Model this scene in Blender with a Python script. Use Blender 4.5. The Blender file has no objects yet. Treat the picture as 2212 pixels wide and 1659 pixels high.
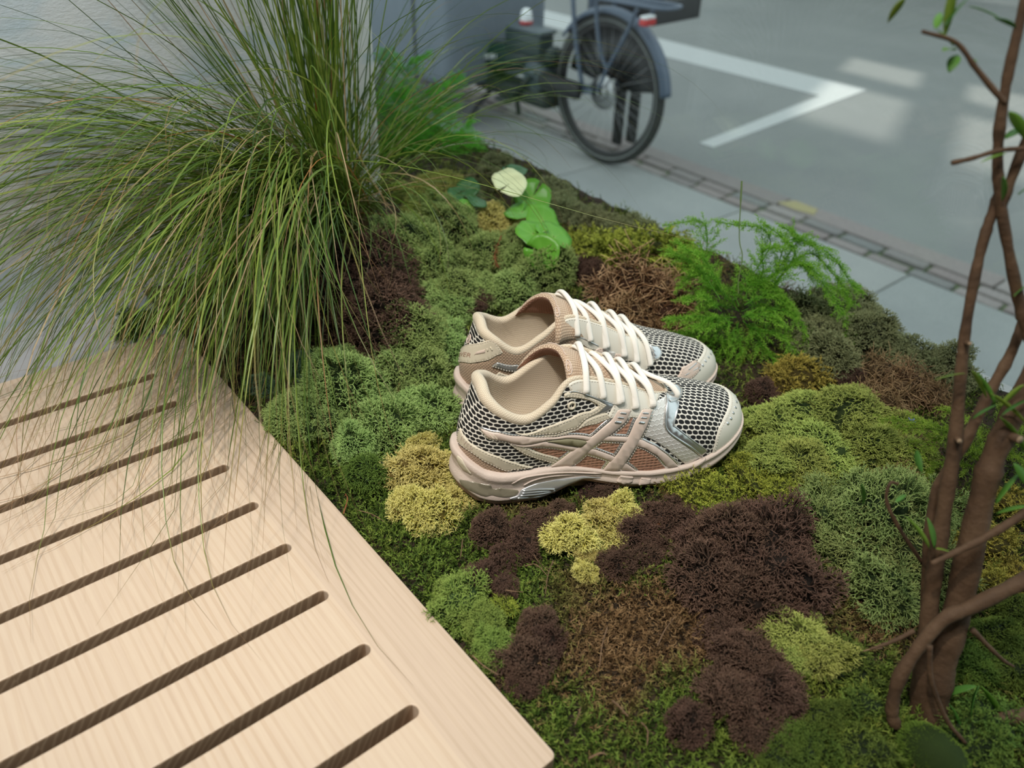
import bpy, bmesh, math, random
import numpy as np
from mathutils import Vector, Matrix, Euler
from mathutils.geometry import delaunay_2d_cdt

scene = bpy.context.scene
COL = scene.collection
U = 0.065                      # slot pitch of the bench, metres
rng = np.random.default_rng(7)
random.seed(7)
PI = math.pi

# ------------------------------------------------------------------ camera
cam_data = bpy.data.cameras.new('camera')
cam = bpy.data.objects.new('camera', cam_data)
COL.objects.link(cam)
cam.location = (-0.1700127, -0.21454728, 0.50751721)
cam.rotation_euler = (math.radians(55.06735841), math.radians(-2.1960281), math.radians(-39.52647197))
cam_data.sensor_width = 36.0
cam_data.lens = 36.0 * 1689.241 / 2212.0
cam_data.clip_start = 0.02
cam_data.clip_end = 200
cam_data.dof.use_dof = True
cam_data.dof.focus_distance = 0.735
cam_data.dof.aperture_fstop = 4.8
scene.camera = cam

# ------------------------------------------------------------------ world, exposure
scene.view_settings.view_transform = 'Standard'
scene.view_settings.look = 'None'
scene.view_settings.gamma = 1.0
scene.view_settings.use_curve_mapping = False
scene.view_settings.exposure = 0.12
world = bpy.data.worlds.new('overcast_sky')
scene.world = world
world.use_nodes = True
bg = world.node_tree.nodes['Background']
bg.inputs[0].default_value = (0.86, 0.96, 1.0, 1)
bg.inputs[1].default_value = 1.35
cy = scene.cycles
cy.max_bounces = 8
cy.diffuse_bounces = 3
cy.glossy_bounces = 3
cy.transmission_bounces = 4
cy.transparent_max_bounces = 12
cy.caustics_reflective = False
cy.caustics_refractive = False
cy.sample_clamp_indirect = 4.0
cy.use_denoising = True

def lamp(name, kind, loc, target, energy, color, **kw):
    d = bpy.data.lights.new(name, kind)
    d.energy = energy
    d.color = color
    for k, v in kw.items():
        setattr(d, k, v)
    o = bpy.data.objects.new(name, d)
    COL.objects.link(o)
    o.location = loc
    o.rotation_euler = (Vector(target) - Vector(loc)).to_track_quat('-Z', 'Y').to_euler()
    return o
# shop ceiling spots (warm), an added panel fill, low sun as a spot through cut openings
lamp('ceiling_spot', 'SPOT', (-0.62, 0.05, 1.85), (0.03, 0.17, 0), 64, (1.0, 0.87, 0.71), spot_size=math.radians(42), spot_blend=0.85, shadow_soft_size=0.03)
lamp('ceiling_spot', 'SPOT', (-0.50, -0.35, 1.90), (0.28, 0.34, 0), 48, (1.0, 0.89, 0.74), spot_size=math.radians(33), spot_blend=0.85, shadow_soft_size=0.025)
lamp('shop_ceiling_light', 'AREA', (-1.3, 0.3, 1.97), (-1.1, 0.5, 0), 10, (1.0, 0.97, 0.93), shape='RECTANGLE', size=1.2, size_y=1.2)
lamp('panel_fill', 'AREA', (-0.75, -0.25, 2.45), (-0.35, 0.80, 0.30), 7, (0.90, 0.96, 1.0), shape='RECTANGLE', size=0.7, size_y=0.3, spread=math.radians(80))  # added cool fill, brightens the grey panel in place of daylight
_d = Vector((0.93, 0.37, 0.70)).normalized()
_p = Vector((5.6, 2.4, -0.91))
lamp('low_sun', 'SPOT', _p + _d * 40, _p, 42000, (1.0, 0.93, 0.84), spot_size=math.radians(6), spot_blend=0.1, shadow_soft_size=0.35)  # spot behind the wall opposite, stands in for sun off its windows

# ------------------------------------------------------------------ helpers
def link(o):
    COL.objects.link(o)
    return o
def tag(o, label=None, cat=None, group=None, kind=None):
    if label: o['label'] = label
    if cat: o['category'] = cat
    if group: o['group'] = group
    if kind: o['kind'] = kind
    return o
def empty(name, loc=(0, 0, 0), rz=0.0, label=None, cat=None, group=None):
    o = bpy.data.objects.new(name, None)
    link(o)
    o.empty_display_size = 0.02
    o.location = loc
    o.rotation_euler = (0, 0, rz)
    return tag(o, label, cat, group)
def obj_from(name, me, mat=None, parent=None):
    o = bpy.data.objects.new(name, me)
    link(o)
    if mat is not None and not me.materials:
        me.materials.append(mat)
    if parent is not None:
        o.parent = parent
    return o
def mesh_np(name, V, F, smooth=True):
    """V (n,3), F list of arrays (m,k) or a list of index tuples."""
    me = bpy.data.meshes.new(name)
    V = np.asarray(V, dtype=np.float32)
    if isinstance(F, np.ndarray):
        F = [F]
    if len(F) and isinstance(F[0], np.ndarray) and F[0].ndim == 2:
        loops = np.concatenate([f.ravel() for f in F]).astype(np.int32)
        sizes = np.concatenate([np.full(len(f), f.shape[1]) for f in F]).astype(np.int32)
    else:
        loops = np.array([i for f in F for i in f], dtype=np.int32)
        sizes = np.array([len(f) for f in F], dtype=np.int32)
    starts = np.concatenate([[0], np.cumsum(sizes)[:-1]]).astype(np.int32)
    me.vertices.add(len(V)); me.vertices.foreach_set('co', V.ravel())
    me.loops.add(len(loops)); me.loops.foreach_set('vertex_index', loops)
    me.polygons.add(len(sizes)); me.polygons.foreach_set('loop_start', starts); me.polygons.foreach_set('loop_total', sizes)
    if smooth:
        me.polygons.foreach_set('use_smooth', np.ones(len(sizes), dtype=bool))
    me.update(calc_edges=True)
    return me
def add(name, V, F, mat, parent=None, smooth=True):
    return obj_from(name, mesh_np(name, V, F, smooth), mat, parent)
def set_attr(me, name, vals):
    a = me.attributes.new(name, 'FLOAT', 'POINT')
    a.data.foreach_set('value', np.asarray(vals, dtype=np.float32))
def set_uv(me, UV, name='pattern'):
    a = me.attributes.new(name, 'FLOAT_VECTOR', 'POINT')
    a.data.foreach_set('vector', np.concatenate([UV, np.zeros((len(UV), 1))], axis=1).astype(np.float32).ravel())
def box_bm(bm, c, s, rz=0.0, bevel=0.0):
    r = bmesh.ops.create_cube(bm, size=1.0)
    vs = r['verts']
    bmesh.ops.scale(bm, vec=s, verts=vs)
    if bevel:
        es = list({e for v in vs for e in v.link_edges})
        rr = bmesh.ops.bevel(bm, geom=es, offset=bevel, segments=2, affect='EDGES', profile=0.6)
        vs = list({v for f in rr['faces'] for v in f.verts} | {v for v in vs if v.is_valid})
    bmesh.ops.rotate(bm, cent=(0, 0, 0), matrix=Matrix.Rotation(rz, 3, 'Z'), verts=vs)
    bmesh.ops.translate(bm, vec=c, verts=vs)
def box(name, c, s, mat, parent=None, rz=0.0, bevel=0.0):
    bm = bmesh.new()
    box_bm(bm, (0, 0, 0), s, 0.0, bevel)
    me = bpy.data.meshes.new(name)
    bm.to_mesh(me); bm.free()
    o = obj_from(name, me, mat, parent)
    o.location = c
    o.rotation_euler = (0, 0, rz)
    return o
def smooth_path(P, n):
    """Catmull-Rom through control points."""
    P = np.asarray(P, dtype=float)
    if len(P) == 2:
        t = np.linspace(0, 1, n)[:, None]
        return P[0] * (1 - t) + P[1] * t
    Q = np.vstack([2 * P[0] - P[1], P, 2 * P[-1] - P[-2]])
    seg = len(P) - 1
    ts = np.linspace(0, seg - 1e-9, n)
    i = ts.astype(int); f = (ts - i)[:, None]
    a, b, c, d = Q[i], Q[i + 1], Q[i + 2], Q[i + 3]
    return 0.5 * ((2 * b) + (c - a) * f + (2 * a - 5 * b + 4 * c - d) * f ** 2 + (3 * b - a - 3 * c + d) * f ** 3)
def frames(P):
    T = np.gradient(P, axis=0)
    T /= np.linalg.norm(T, axis=1)[:, None] + 1e-12
    N = np.zeros_like(P)
    ref = np.array([0, 0, 1.0]) if abs(T[0][2]) < 0.9 else np.array([1.0, 0, 0])
    n = np.cross(T[0], ref); n /= np.linalg.norm(n)
    for k in range(len(P)):
        n = n - T[k] * (n @ T[k]); n /= np.linalg.norm(n) + 1e-12
        N[k] = n
    return T, N, np.cross(T, N)
def tube_vf(P, R, k=8, flat=1.0, closed=False, caps=True, nref=None):
    P = np.asarray(P, dtype=float)
    n = len(P)
    R = np.broadcast_to(np.asarray(R, dtype=float), (n,))
    T, N, B = frames(P)
    if nref is not None:
        B = np.asarray(nref, dtype=float) - T * (T @ np.asarray(nref, dtype=float))[:, None]
        B /= np.linalg.norm(B, axis=1)[:, None] + 1e-12
        N = np.cross(B, T)
    a = np.linspace(0, 2 * PI, k, endpoint=False)
    V = P[:, None, :] + R[:, None, None] * (np.cos(a)[None, :, None] * N[:, None, :] + flat * np.sin(a)[None, :, None] * B[:, None, :])
    V = V.reshape(-1, 3)
    F = []
    m = n if closed else n - 1
    i = np.arange(m)[:, None] * k; j = np.arange(k)[None, :]; i2 = ((np.arange(m) + 1) % n)[:, None] * k
    j2 = (j + 1) % k
    Q = np.stack([i + j, i + j2, i2 + j2, i2 + j], axis=-1).reshape(-1, 4)
    F = [tuple(q) for q in Q]
    if caps and not closed:
        F.append(tuple(range(k - 1, -1, -1)))
        F.append(tuple(range((n - 1) * k, n * k)))
    return V, F
def join_vf(parts):
    Vs, Fs, off = [], [], 0
    for V, F in parts:
        Vs.append(np.asarray(V)); Fs += [tuple(int(i) + off for i in f) for f in F]; off += len(V)
    return np.vstack(Vs), Fs
def tube(name, P, R, mat, parent=None, k=8, **kw):
    V, F = tube_vf(P, R, k, **kw)
    return add(name, V, F, mat, parent)
def lathe_vf(prof, k=24):
    """prof: list of (r, z) around the z axis."""
    prof = np.asarray(prof, dtype=float)
    a = np.linspace(0, 2 * PI, k, endpoint=False)
    V = np.stack([prof[:, None, 0] * np.cos(a), prof[:, None, 0] * np.sin(a), np.broadcast_to(prof[:, None, 1], (len(prof), k))], axis=-1).reshape(-1, 3)
    F = []
    for i in range(len(prof) - 1):
        for j in range(k):
            F.append((i * k + j, i * k + (j + 1) % k, (i + 1) * k + (j + 1) % k, (i + 1) * k + j))
    return V, F

# ------------------------------------------------------------------ materials
def mat(name, color=(0.5, 0.5, 0.5), rough=0.6, metal=0.0, spec=0.5, sheen=0.0):
    m = bpy.data.materials.new(name)
    m.use_nodes = True
    b = m.node_tree.nodes['Principled BSDF']
    b.inputs['Base Color'].default_value = (*color, 1)
    b.inputs['Roughness'].default_value = rough
    b.inputs['Metallic'].default_value = metal
    b.inputs['Specular IOR Level'].default_value = spec
    if sheen:
        b.inputs['Sheen Weight'].default_value = sheen
    m.diffuse_color = (*color, 1)
    return m
def translucent(m, fac):
    """let light through a thin leaf, in the leaf's own colour"""
    nt_ = m.node_tree; b = nt_.nodes['Principled BSDF']; out_ = nt_.nodes['Material Output']
    tl = nt_.nodes.new('ShaderNodeBsdfTranslucent'); mx_ = nt_.nodes.new('ShaderNodeMixShader'); mx_.inputs[0].default_value = fac
    src = b.inputs['Base Color'].links
    if src: nt_.links.new(src[0].from_socket, tl.inputs[0])
    else: tl.inputs[0].default_value = b.inputs['Base Color'].default_value
    nt_.links.new(b.outputs[0], mx_.inputs[1]); nt_.links.new(tl.outputs[0], mx_.inputs[2]); nt_.links.new(mx_.outputs[0], out_.inputs[0])
class NT:
    """tiny node-tree writer"""
    def __init__(s, m):
        s.t = m.node_tree; s.b = s.t.nodes['Principled BSDF']
    def n(s, kind, **kw):
        x = s.t.nodes.new(kind)
        for k, v in kw.items():
            if k.startswith('i_'):
                key = k[2:]
                key = int(key) if key.isdigit() else key.replace('_', ' ')
                if isinstance(v, bpy.types.NodeSocket): s.t.links.new(v, x.inputs[key])
                else: x.inputs[key].default_value = v
            else: setattr(x, k, v)
        return x
    def l(s, a, b): s.t.links.new(a, b)
    def ramp(s, fac, stops, interp='LINEAR'):
        r = s.n('ShaderNodeValToRGB'); s.l(fac, r.inputs[0])
        r.color_ramp.interpolation = interp
        e = r.color_ramp.elements
        while len(e) < len(stops): e.new(0.5)
        for el, (p, c) in zip(e, stops):
            el.position = p; el.color = (*c, 1) if len(c) == 3 else c
        return r.outputs[0]
    def mix(s, f, a, b, mode='MIX'):
        x = s.n('ShaderNodeMix', data_type='RGBA', blend_type=mode)
        for k, v in ((0, f), (6, a), (7, b)):
            if isinstance(v, bpy.types.NodeSocket): s.l(v, x.inputs[k])
            else: x.inputs[k].default_value = (*v, 1) if isinstance(v, tuple) and len(v) == 3 else v
        return x.outputs[2]
    def math(s, op, a, b=0.0, c=None):
        x = s.n('ShaderNodeMath', operation=op)
        for k, v in enumerate((a, b) if c is None else (a, b, c)):
            if isinstance(v, bpy.types.NodeSocket): s.l(v, x.inputs[k])
            else: x.inputs[k].default_value = v
        return x.outputs[0]
    def noise(s, scale, detail=3, rough=0.5, vec=None, dist=0.0):
        x = s.n('ShaderNodeTexNoise'); x.inputs['Scale'].default_value = scale; x.inputs['Detail'].default_value = detail
        x.inputs['Roughness'].default_value = rough; x.inputs['Distortion'].default_value = dist
        if vec is not None: s.l(vec, x.inputs['Vector'])
        return x.outputs[0]
    def co(s, kind='Object'): return s.n('ShaderNodeTexCoord').outputs[kind]
    def mapped(s, vec, scale=(1, 1, 1), rot=(0, 0, 0), loc=(0, 0, 0)):
        x = s.n('ShaderNodeMapping'); s.l(vec, x.inputs[0])
        x.inputs['Scale'].default_value = scale; x.inputs['Rotation'].default_value = rot; x.inputs['Location'].default_value = loc
        return x.outputs[0]
    def bump(s, h, strength=0.3, dist=0.001):
        x = s.n('ShaderNodeBump'); x.inputs['Strength'].default_value = strength; x.inputs['Distance'].default_value = dist
        s.l(h, x.inputs['Height']); s.l(x.outputs[0], s.b.inputs['Normal'])
    def color(s, c): s.l(c, s.b.inputs['Base Color'])
def mottled(name, c1, c2, scale=20, rough=0.8, bump=0.0, bscale=None, dist=0.002, spec=0.4, c3=None):
    m = mat(name, c1, rough, spec=spec)
    t = NT(m); v = t.co()
    f = t.noise(scale, 5, 0.6, v)
    stops = [(0.3, c1), (0.7, c2)] if c3 is None else [(0.28, c1), (0.5, c2), (0.72, c3)]
    t.color(t.ramp(f, stops))
    if bump:
        t.bump(t.noise(bscale or scale * 4, 4, 0.6, v), bump, dist)
    return m
# ------------------------------------------------------------------ the setting: shop, window, street
m_wall = mottled('grey_plaster', (0.40, 0.40, 0.41), (0.46, 0.45, 0.44), 6, 0.85, 0.25, 40, 0.004)
m_panel = mat('grey_panel', (0.42, 0.42, 0.43), 0.8, spec=0.3)
t = NT(m_panel)
v = t.mapped(t.co(), (1, 1, 3.5), (0, 0.35, 0))
f1 = t.noise(5.5, 4, 0.55, v, 1.2)
f2 = t.noise(60, 3, 0.6, t.co())
c = t.ramp(f1, [(0.36, (0.58, 0.65, 0.69)), (0.5, (0.74, 0.74, 0.735)), (0.7, (0.78, 0.76, 0.74))])
t.color(t.mix(0.12, c, t.ramp(f2, [(0.3, (0.2, 0.2, 0.2)), (0.7, (0.7, 0.7, 0.7))]), 'OVERLAY'))
t.bump(t.noise(140, 4, 0.65, t.mapped(t.co(), (1, 1, 2.2))), 0.5, 0.0015)
m_dark = mat('dark_sill', (0.045, 0.045, 0.045), 0.7)
m_ceil = mat('white_ceiling', (0.6, 0.58, 0.55), 0.9)
m_floor = mottled('shop_floor', (0.22, 0.20, 0.18), (0.27, 0.25, 0.22), 3, 0.6)

def struct(o):
    o['kind'] = 'structure'
    return o
XG = 0.80                       # plane of the shop window
# shop floor, ceiling and walls, out of the frame but lighting and reflecting
struct(box('floor', (-1.62, -0.95, -0.55), (4.9, 5.5, 0.1), m_floor))
struct(box('ceiling', (-1.62, -0.95, 2.65), (4.9, 5.5, 0.1), m_ceil))
struct(box('wall_back', (-4.05, -0.95, 1.05), (0.1, 5.5, 3.3), m_wall))
struct(box('wall_left', (-1.62, 1.83, 1.05), (4.9, 0.1, 3.3), m_wall))
struct(box('wall_right', (-1.62, -3.73, 1.05), (4.9, 0.1, 3.3), m_wall))
# ledge that carries the planting, and the wall under the window
struct(box('trim_1', (0.40, -0.95, -0.30), (0.81, 5.4, 0.44), m_dark))
struct(box('wall_front', (0.86, -0.95, -0.50), (0.10, 5.5, 0.86), m_wall))
# grey display panel behind the grass: a slab with its own edge
panel = struct(box('wall_display', (-0.735, 0.815, 0.46), (2.33, 0.028, 1.10), m_panel, bevel=0.006))
ledge = struct(box('trim_2', (-0.93, 0.735, -0.055), (1.90, 0.13, 0.05), m_wall))

# the pane
m_glass = bpy.data.materials.new('window_glass')
m_glass.use_nodes = True
nt = m_glass.node_tree
nt.nodes.clear()
out = nt.nodes.new('ShaderNodeOutputMaterial'); mx = nt.nodes.new('ShaderNodeMixShader')
tr = nt.nodes.new('ShaderNodeBsdfTransparent'); gl = nt.nodes.new('ShaderNodeBsdfGlossy'); geo = nt.nodes.new('ShaderNodeNewGeometry')
def _m(op, x, y):
    k = nt.nodes.new('ShaderNodeMath'); k.operation = op
    for i, q in enumerate((x, y)):
        if isinstance(q, (int, float)): k.inputs[i].default_value = q
        elif q is not None: nt.links.new(q, k.inputs[i])
    return k.outputs[0]
dt = nt.nodes.new('ShaderNodeVectorMath'); dt.operation = 'DOT_PRODUCT'
nt.links.new(geo.outputs['Incoming'], dt.inputs[0]); nt.links.new(geo.outputs['Normal'], dt.inputs[1])
sch = _m('ADD', _m('MULTIPLY', _m('POWER', _m('SUBTRACT', 1.0, _m('ABSOLUTE', dt.outputs['Value'], None)), 5.0), 0.96), 0.04)   # reflectance of glass
tr.inputs[0].default_value = (0.94, 0.97, 0.955, 1); gl.inputs['Roughness'].default_value = 0.0
nt.links.new(sch, mx.inputs[0]); nt.links.new(tr.outputs[0], mx.inputs[1]); nt.links.new(gl.outputs[0], mx.inputs[2]); nt.links.new(mx.outputs[0], out.inputs[0])
win = struct(empty('window_1', (XG + 0.01, -0.95, 1.26)))
box('pane', (0, 0, 0), (0.010, 5.4, 2.66), m_glass, win)
box('window_frame', (0.01, 0, -1.345), (0.06, 5.4, 0.04), m_dark, win)
box('window_frame', (0.01, 0, 1.35), (0.06, 5.4, 0.05), m_dark, win)

# street ------------------------------------------------------------
ZS, ZR = -0.85, -0.91
m_asph = mat('asphalt', (0.17, 0.18, 0.185), 0.75, spec=0.4)
t = NT(m_asph); v = t.co()
a = t.ramp(t.noise(0.9, 5, 0.6, v), [(0.3, (0.185, 0.196, 0.193)), (0.7, (0.227, 0.236, 0.231))])
b2 = t.ramp(t.noise(160, 2, 0.5, v), [(0.35, (0.3, 0.3, 0.3)), (0.65, (0.72, 0.72, 0.72))])
t.color(t.mix(0.25, a, b2, 'OVERLAY'))
t.bump(t.noise(220, 3, 0.6, v), 0.4, 0.004)
m_slab = mat('paving_slab', (0.3, 0.31, 0.31), 0.85, spec=0.3)
t = NT(m_slab); v = t.co('Generated'); v2 = t.co()
ri = t.n('ShaderNodeObjectInfo').outputs['Random']
a = t.ramp(t.noise(2.2, 5, 0.65, v2), [(0.3, (0.263, 0.277, 0.273)), (0.7, (0.315, 0.328, 0.322))])
a = t.mix(0.35, a, t.ramp(ri, [(0.0, (0.42, 0.44, 0.45)), (1.0, (0.58, 0.56, 0.55))]), 'OVERLAY')
a = t.mix(0.25, a, t.ramp(t.noise(170, 2, 0.5, v2), [(0.35, (0.3, 0.3, 0.3)), (0.65, (0.7, 0.7, 0.7))]), 'OVERLAY')
t.color(a)
t.bump(t.noise(120, 3, 0.6, v2), 0.3, 0.003)
m_granite = mat('pink_granite', (0.30, 0.26, 0.25), 0.8, spec=0.35)
t = NT(m_granite); v2 = t.co()
ri = t.n('ShaderNodeObjectInfo').outputs['Random']
a = t.ramp(ri, [(0.0, (0.19, 0.195, 0.193)), (0.45, (0.235, 0.20, 0.195)), (1.0, (0.28, 0.258, 0.25))])
t.color(t.mix(0.3, a, t.ramp(t.noise(90, 4, 0.7, v2), [(0.3, (0.2, 0.2, 0.2)), (0.7, (0.75, 0.75, 0.75))]), 'OVERLAY'))
m_joint = mottled('mossy_joint', (0.06, 0.065, 0.05), (0.10, 0.16, 0.05), 7, 0.95)
m_paint = mat('road_paint', (0.62, 0.65, 0.65), 0.6)
t = NT(m_paint)
t.color(t.ramp(t.noise(45, 5, 0.75, t.co()), [(0.25, (0.30, 0.31, 0.31)), (0.42, (0.44, 0.455, 0.455)), (1, (0.53, 0.545, 0.545))]))
m_yellow = mat('yellow_paint', (0.33, 0.29, 0.15), 0.8)

road = struct(box('road', (10.2, 4.0, ZR - 0.1), (14.1, 34, 0.2), m_asph))
def flat_poly(name, pts, z0, z1, mat_, parent=None):
    n = len(pts)
    c = np.mean(pts, axis=0)
    V = [(x - c[0], y - c[1], z1 - z0) for x, y in pts] + [(x - c[0], y - c[1], 0) for x, y in pts]
    F = [tuple(range(n))] + [tuple(range(2 * n - 1, n - 1, -1))] + [(i, i + n, (i + 1) % n + n, (i + 1) % n) for i in range(n)]
    me = bpy.data.meshes.new(name)
    me.from_pydata(V, [], F)
    bm = bmesh.new(); bm.from_mesh(me); bmesh.ops.recalc_face_normals(bm, faces=bm.faces[:]); bm.to_mesh(me); bm.free()
    o = obj_from(name, me, mat_)
    o.location = (c[0], c[1], z0)
    if parent:
        o.parent = parent
        o.matrix_parent_inverse = parent.matrix_basis.inverted()
    return o
mk = [(5.62, 7.5), (5.64, 4.66), (5.658, 2.673), (3.604, 2.457), (3.601, 2.557), (5.189, 2.769), (5.138, 4.228), (5.10, 7.5)]
pk = flat_poly('road_marking', mk, ZR + 0.0005, ZR + 0.004, m_paint, road)
# sidewalk: bed of joints, then slabs, a double row of setts, the kerb stones
sw = struct(box('sidewalk', (2.03, 4.0, ZS - 0.10), (2.26, 30, 0.17), m_joint))
def stones(name, x0, x1, y0, y1, L, gap, mat_, off=0.0, z=ZS, h=0.06, bev=0.006, jit=0.0):
    first = None
    y = y0 + off
    k = 0
    while y < y1:
        if first is None:
            bm = bmesh.new(); box_bm(bm, (0, 0, 0), (x1 - x0 - gap, L - min(gap, 0.007 if L > .3 else 1), h), 0, bev)
            me = bpy.data.meshes.new(name); bm.to_mesh(me); bm.free(); me.materials.append(mat_)
            first = me
        o = bpy.data.objects.new(name, first); link(o)
        o.parent = sw
        o.matrix_parent_inverse = sw.matrix_basis.inverted()
        o.location = ((x0 + x1) / 2 + random.uniform(-jit, jit), y + L / 2, z - h / 2 + random.uniform(-jit, jit) * 0.6)
        o.rotation_euler = (0, 0, random.uniform(-jit, jit) * 2)
        y += L; k += 1
stones('slab', 0.92, 1.62, -0.6, 6.5, 0.80, 0.012, m_slab, -0.1)
stones('slab', 1.62, 2.29, -0.6, 6.5, 0.80, 0.014, m_slab, 0.3)
stones('slab', 2.29, 2.868, -0.6, 6.8, 0.80, 0.016, m_slab, 0.7)
stones('sett', 2.868, 2.952, -0.4, 7.0, 0.185, 0.015, m_granite, 0.03, ZS + 0.001, 0.06, 0.013, 0.007)
stones('sett', 2.952, 3.038, -0.4, 7.0, 0.195, 0.015, m_granite, 0.12, ZS + 0.001, 0.06, 0.013, 0.007)
stones('kerb_stone', 3.038, 3.178, -0.6, 7.2, 1.0, 0.008, m_granite, 0.25, ZS, 0.14, 0.010)
yl = flat_poly('yellow_mark', [(3.06, 1.66), (3.15, 1.62), (3.15, 1.50), (3.075, 1.47), (3.055, 1.56)], ZS + 0.0005, ZS + 0.003, m_yellow, sw)

# unseen house front across the street, openings cut to shape the sun patches
m_facade = mottled('facade_render', (0.34, 0.34, 0.33), (0.40, 0.39, 0.37), 1.5, 0.9)
XF = 11.0
gobo_openings = [(4.47, 5.02, 2.51, 2.89), (4.47, 5.02, 3.11, 3.77), (3.55, 4.17, 2.51, 2.89), (3.55, 4.17, 3.11, 3.77)]
ys = sorted({-5.0, 14.0} | {w[0] for w in gobo_openings} | {w[1] for w in gobo_openings})
zs = sorted({-0.95, 5.2} | {w[2] for w in gobo_openings} | {w[3] for w in gobo_openings})
bm = bmesh.new()
for i in range(len(ys) - 1):
    for j in range(len(zs) - 1):
        cyy, czz = (ys[i] + ys[i + 1]) / 2, (zs[j] + zs[j + 1]) / 2
        if any(w[0] < cyy < w[1] and w[2] < czz < w[3] for w in gobo_openings):
            continue
        box_bm(bm, (0, cyy, czz), (0.05, ys[i + 1] - ys[i], zs[j + 1] - zs[j]))
bmesh.ops.remove_doubles(bm, verts=bm.verts[:], dist=0.0005)
me = bpy.data.meshes.new('wall_opposite_gobo'); bm.to_mesh(me); bm.free()
struct(obj_from('wall_opposite_gobo', me, m_facade)).location = (XF, 0, 0)

# ------------------------------------------------------------------ slotted wooden bench
m_wood = mat('ash_wood', (0.72, 0.52, 0.34), 0.5, spec=0.35)
t = NT(m_wood); v = t.co()
# boards glued side by side (along y); growth rings run down through the thickness
sep = t.n('ShaderNodeSeparateXYZ'); t.l(v, sep.inputs[0])
board = t.math('FLOOR', t.math('MULTIPLY', sep.outputs[0], 9.3))
boff = t.math('MULTIPLY', board, 0.37)
boff2 = t.math('SINE', t.math('MULTIPLY', board, 12.9))
cmb = t.n('ShaderNodeCombineXYZ')
t.l(t.math('ADD', sep.outputs[0], t.math('MULTIPLY', sep.outputs[2], t.math('MULTIPLY', boff2, 1.1))), cmb.inputs[0])
t.l(t.math('ADD', t.math('MULTIPLY', sep.outputs[1], 0.045), boff), cmb.inputs[1]); t.l(t.math('MULTIPLY', sep.outputs[2], 0.6), cmb.inputs[2])
wv = t.n('ShaderNodeTexWave', wave_type='BANDS', bands_direction='X', wave_profile='SAW'); t.l(cmb.outputs[0], wv.inputs[0])
wv.wave_profile = 'SIN'; wv.inputs['Scale'].default_value = 46; wv.inputs['Distortion'].default_value = 13.0; wv.inputs['Detail'].default_value = 3.0; wv.inputs['Detail Scale'].default_value = 0.42; wv.inputs['Detail Roughness'].default_value = 0.6
WA, WB = (0.575, 0.455, 0.35), (0.49, 0.365, 0.262)
line = t.ramp(wv.outputs[1], [(0.0, (0, 0, 0)), (0.62, (0.05, 0.05, 0.05)), (0.90, (1, 1, 1)), (1.0, (0.75, 0.75, 0.75))])
fade = t.ramp(t.noise(7, 3, 0.5, t.mapped(v, (3.0, 0.35, 3.0))), [(0.3, (0.15, 0.15, 0.15)), (0.7, (0.9, 0.9, 0.9))])
ring = t.mix(t.math('MULTIPLY', line, fade), WA, WB)
gn = t.n('ShaderNodeSeparateXYZ'); t.l(t.n('ShaderNodeNewGeometry').outputs['True Normal'], gn.inputs[0])
endg = t.n('ShaderNodeMapRange'); t.l(t.math('ABSOLUTE', gn.outputs[1]), endg.inputs[0]); endg.inputs[1].default_value = .55; endg.inputs[2].default_value = .8
# end grain, cut across in the grooves, is darker wood, with groove shade painted in
ring = t.mix(endg.outputs[0], ring, t.mix(line, (0.30, 0.20, 0.125), (0.44, 0.315, 0.21)))
fib = t.noise(30, 4, 0.6, t.mapped(v, (14, 0.6, 14)))
ring = t.mix(0.10, ring, t.ramp(fib, [(0.3, (0.25, 0.25, 0.25)), (0.7, (0.75, 0.75, 0.75))]), 'OVERLAY')
tone = t.ramp(t.math('FRACT', t.math('MULTIPLY', boff2, 3.7)), [(0.0, (0.47, 0.47, 0.47)), (1.0, (0.53, 0.52, 0.51))])
t.color(t.mix(1.0, ring, tone, 'OVERLAY'))
t.bump(fib, 0.06, 0.0005)
cu = bpy.data.curves.new('bench_outline', 'CURVE')
cu.dimensions = '2D'; cu.fill_mode = 'BOTH'
def spline2d(pts):
    s = cu.splines.new('POLY'); s.points.add(len(pts) - 1); s.use_cyclic_u = True
    for q, (x, y) in zip(s.points, pts): q.co = (x, y, 0, 1)
EX, Y0, Y1, XL = 0.052, -0.022, 0.6655, -1.30
def rr(x0, y0, x1, y1, r, n=6):
    out = []
    for cx_, cy_, a0 in ((x1 - r, y1 - r, 0), (x0 + r, y1 - r, PI / 2), (x0 + r, y0 + r, PI), (x1 - r, y0 + r, 1.5 * PI)):
        out += [(cx_ + r * math.cos(a0 + i / n * PI / 2), cy_ + r * math.sin(a0 + i / n * PI / 2)) for i in range(n + 1)]
    return out
spline2d(rr(XL, Y0, EX, Y1, 0.004, 3))
for k in range(1, 10):
    spline2d(rr(XL + 0.06, k * U - 0.0066, 0.0, k * U + 0.0066, 0.00655, 6)[::-1])
cu.extrude = 0.0165; cu.bevel_depth = 0.0012; cu.bevel_resolution = 1
tmp = bpy.data.objects.new('tmp', cu); link(tmp)
dg = bpy.context.evaluated_depsgraph_get()
bme = bpy.data.meshes.new_from_object(tmp.evaluated_get(dg))
bpy.data.objects.remove(tmp)
bme.name = 'bench_top'
for p_ in bme.polygons: p_.use_smooth = False
bme.materials.clear(); bme.materials.append(m_wood)
bench = empty('bench', (0, 0, 0), 0, 'pale slotted wooden bench top with long rounded grooves beside the moss bed', 'bench')
bt = obj_from('slotted_top', bme, m_wood, bench)
bt.location = (0, 0, -0.0165 - 0.0012)
box('rail', (-0.60, 0.05, -0.12), (1.2, 0.04, 0.16), m_wood, bench)
box('rail', (-0.60, 0.60, -0.12), (1.2, 0.04, 0.16), m_wood, bench)
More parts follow.
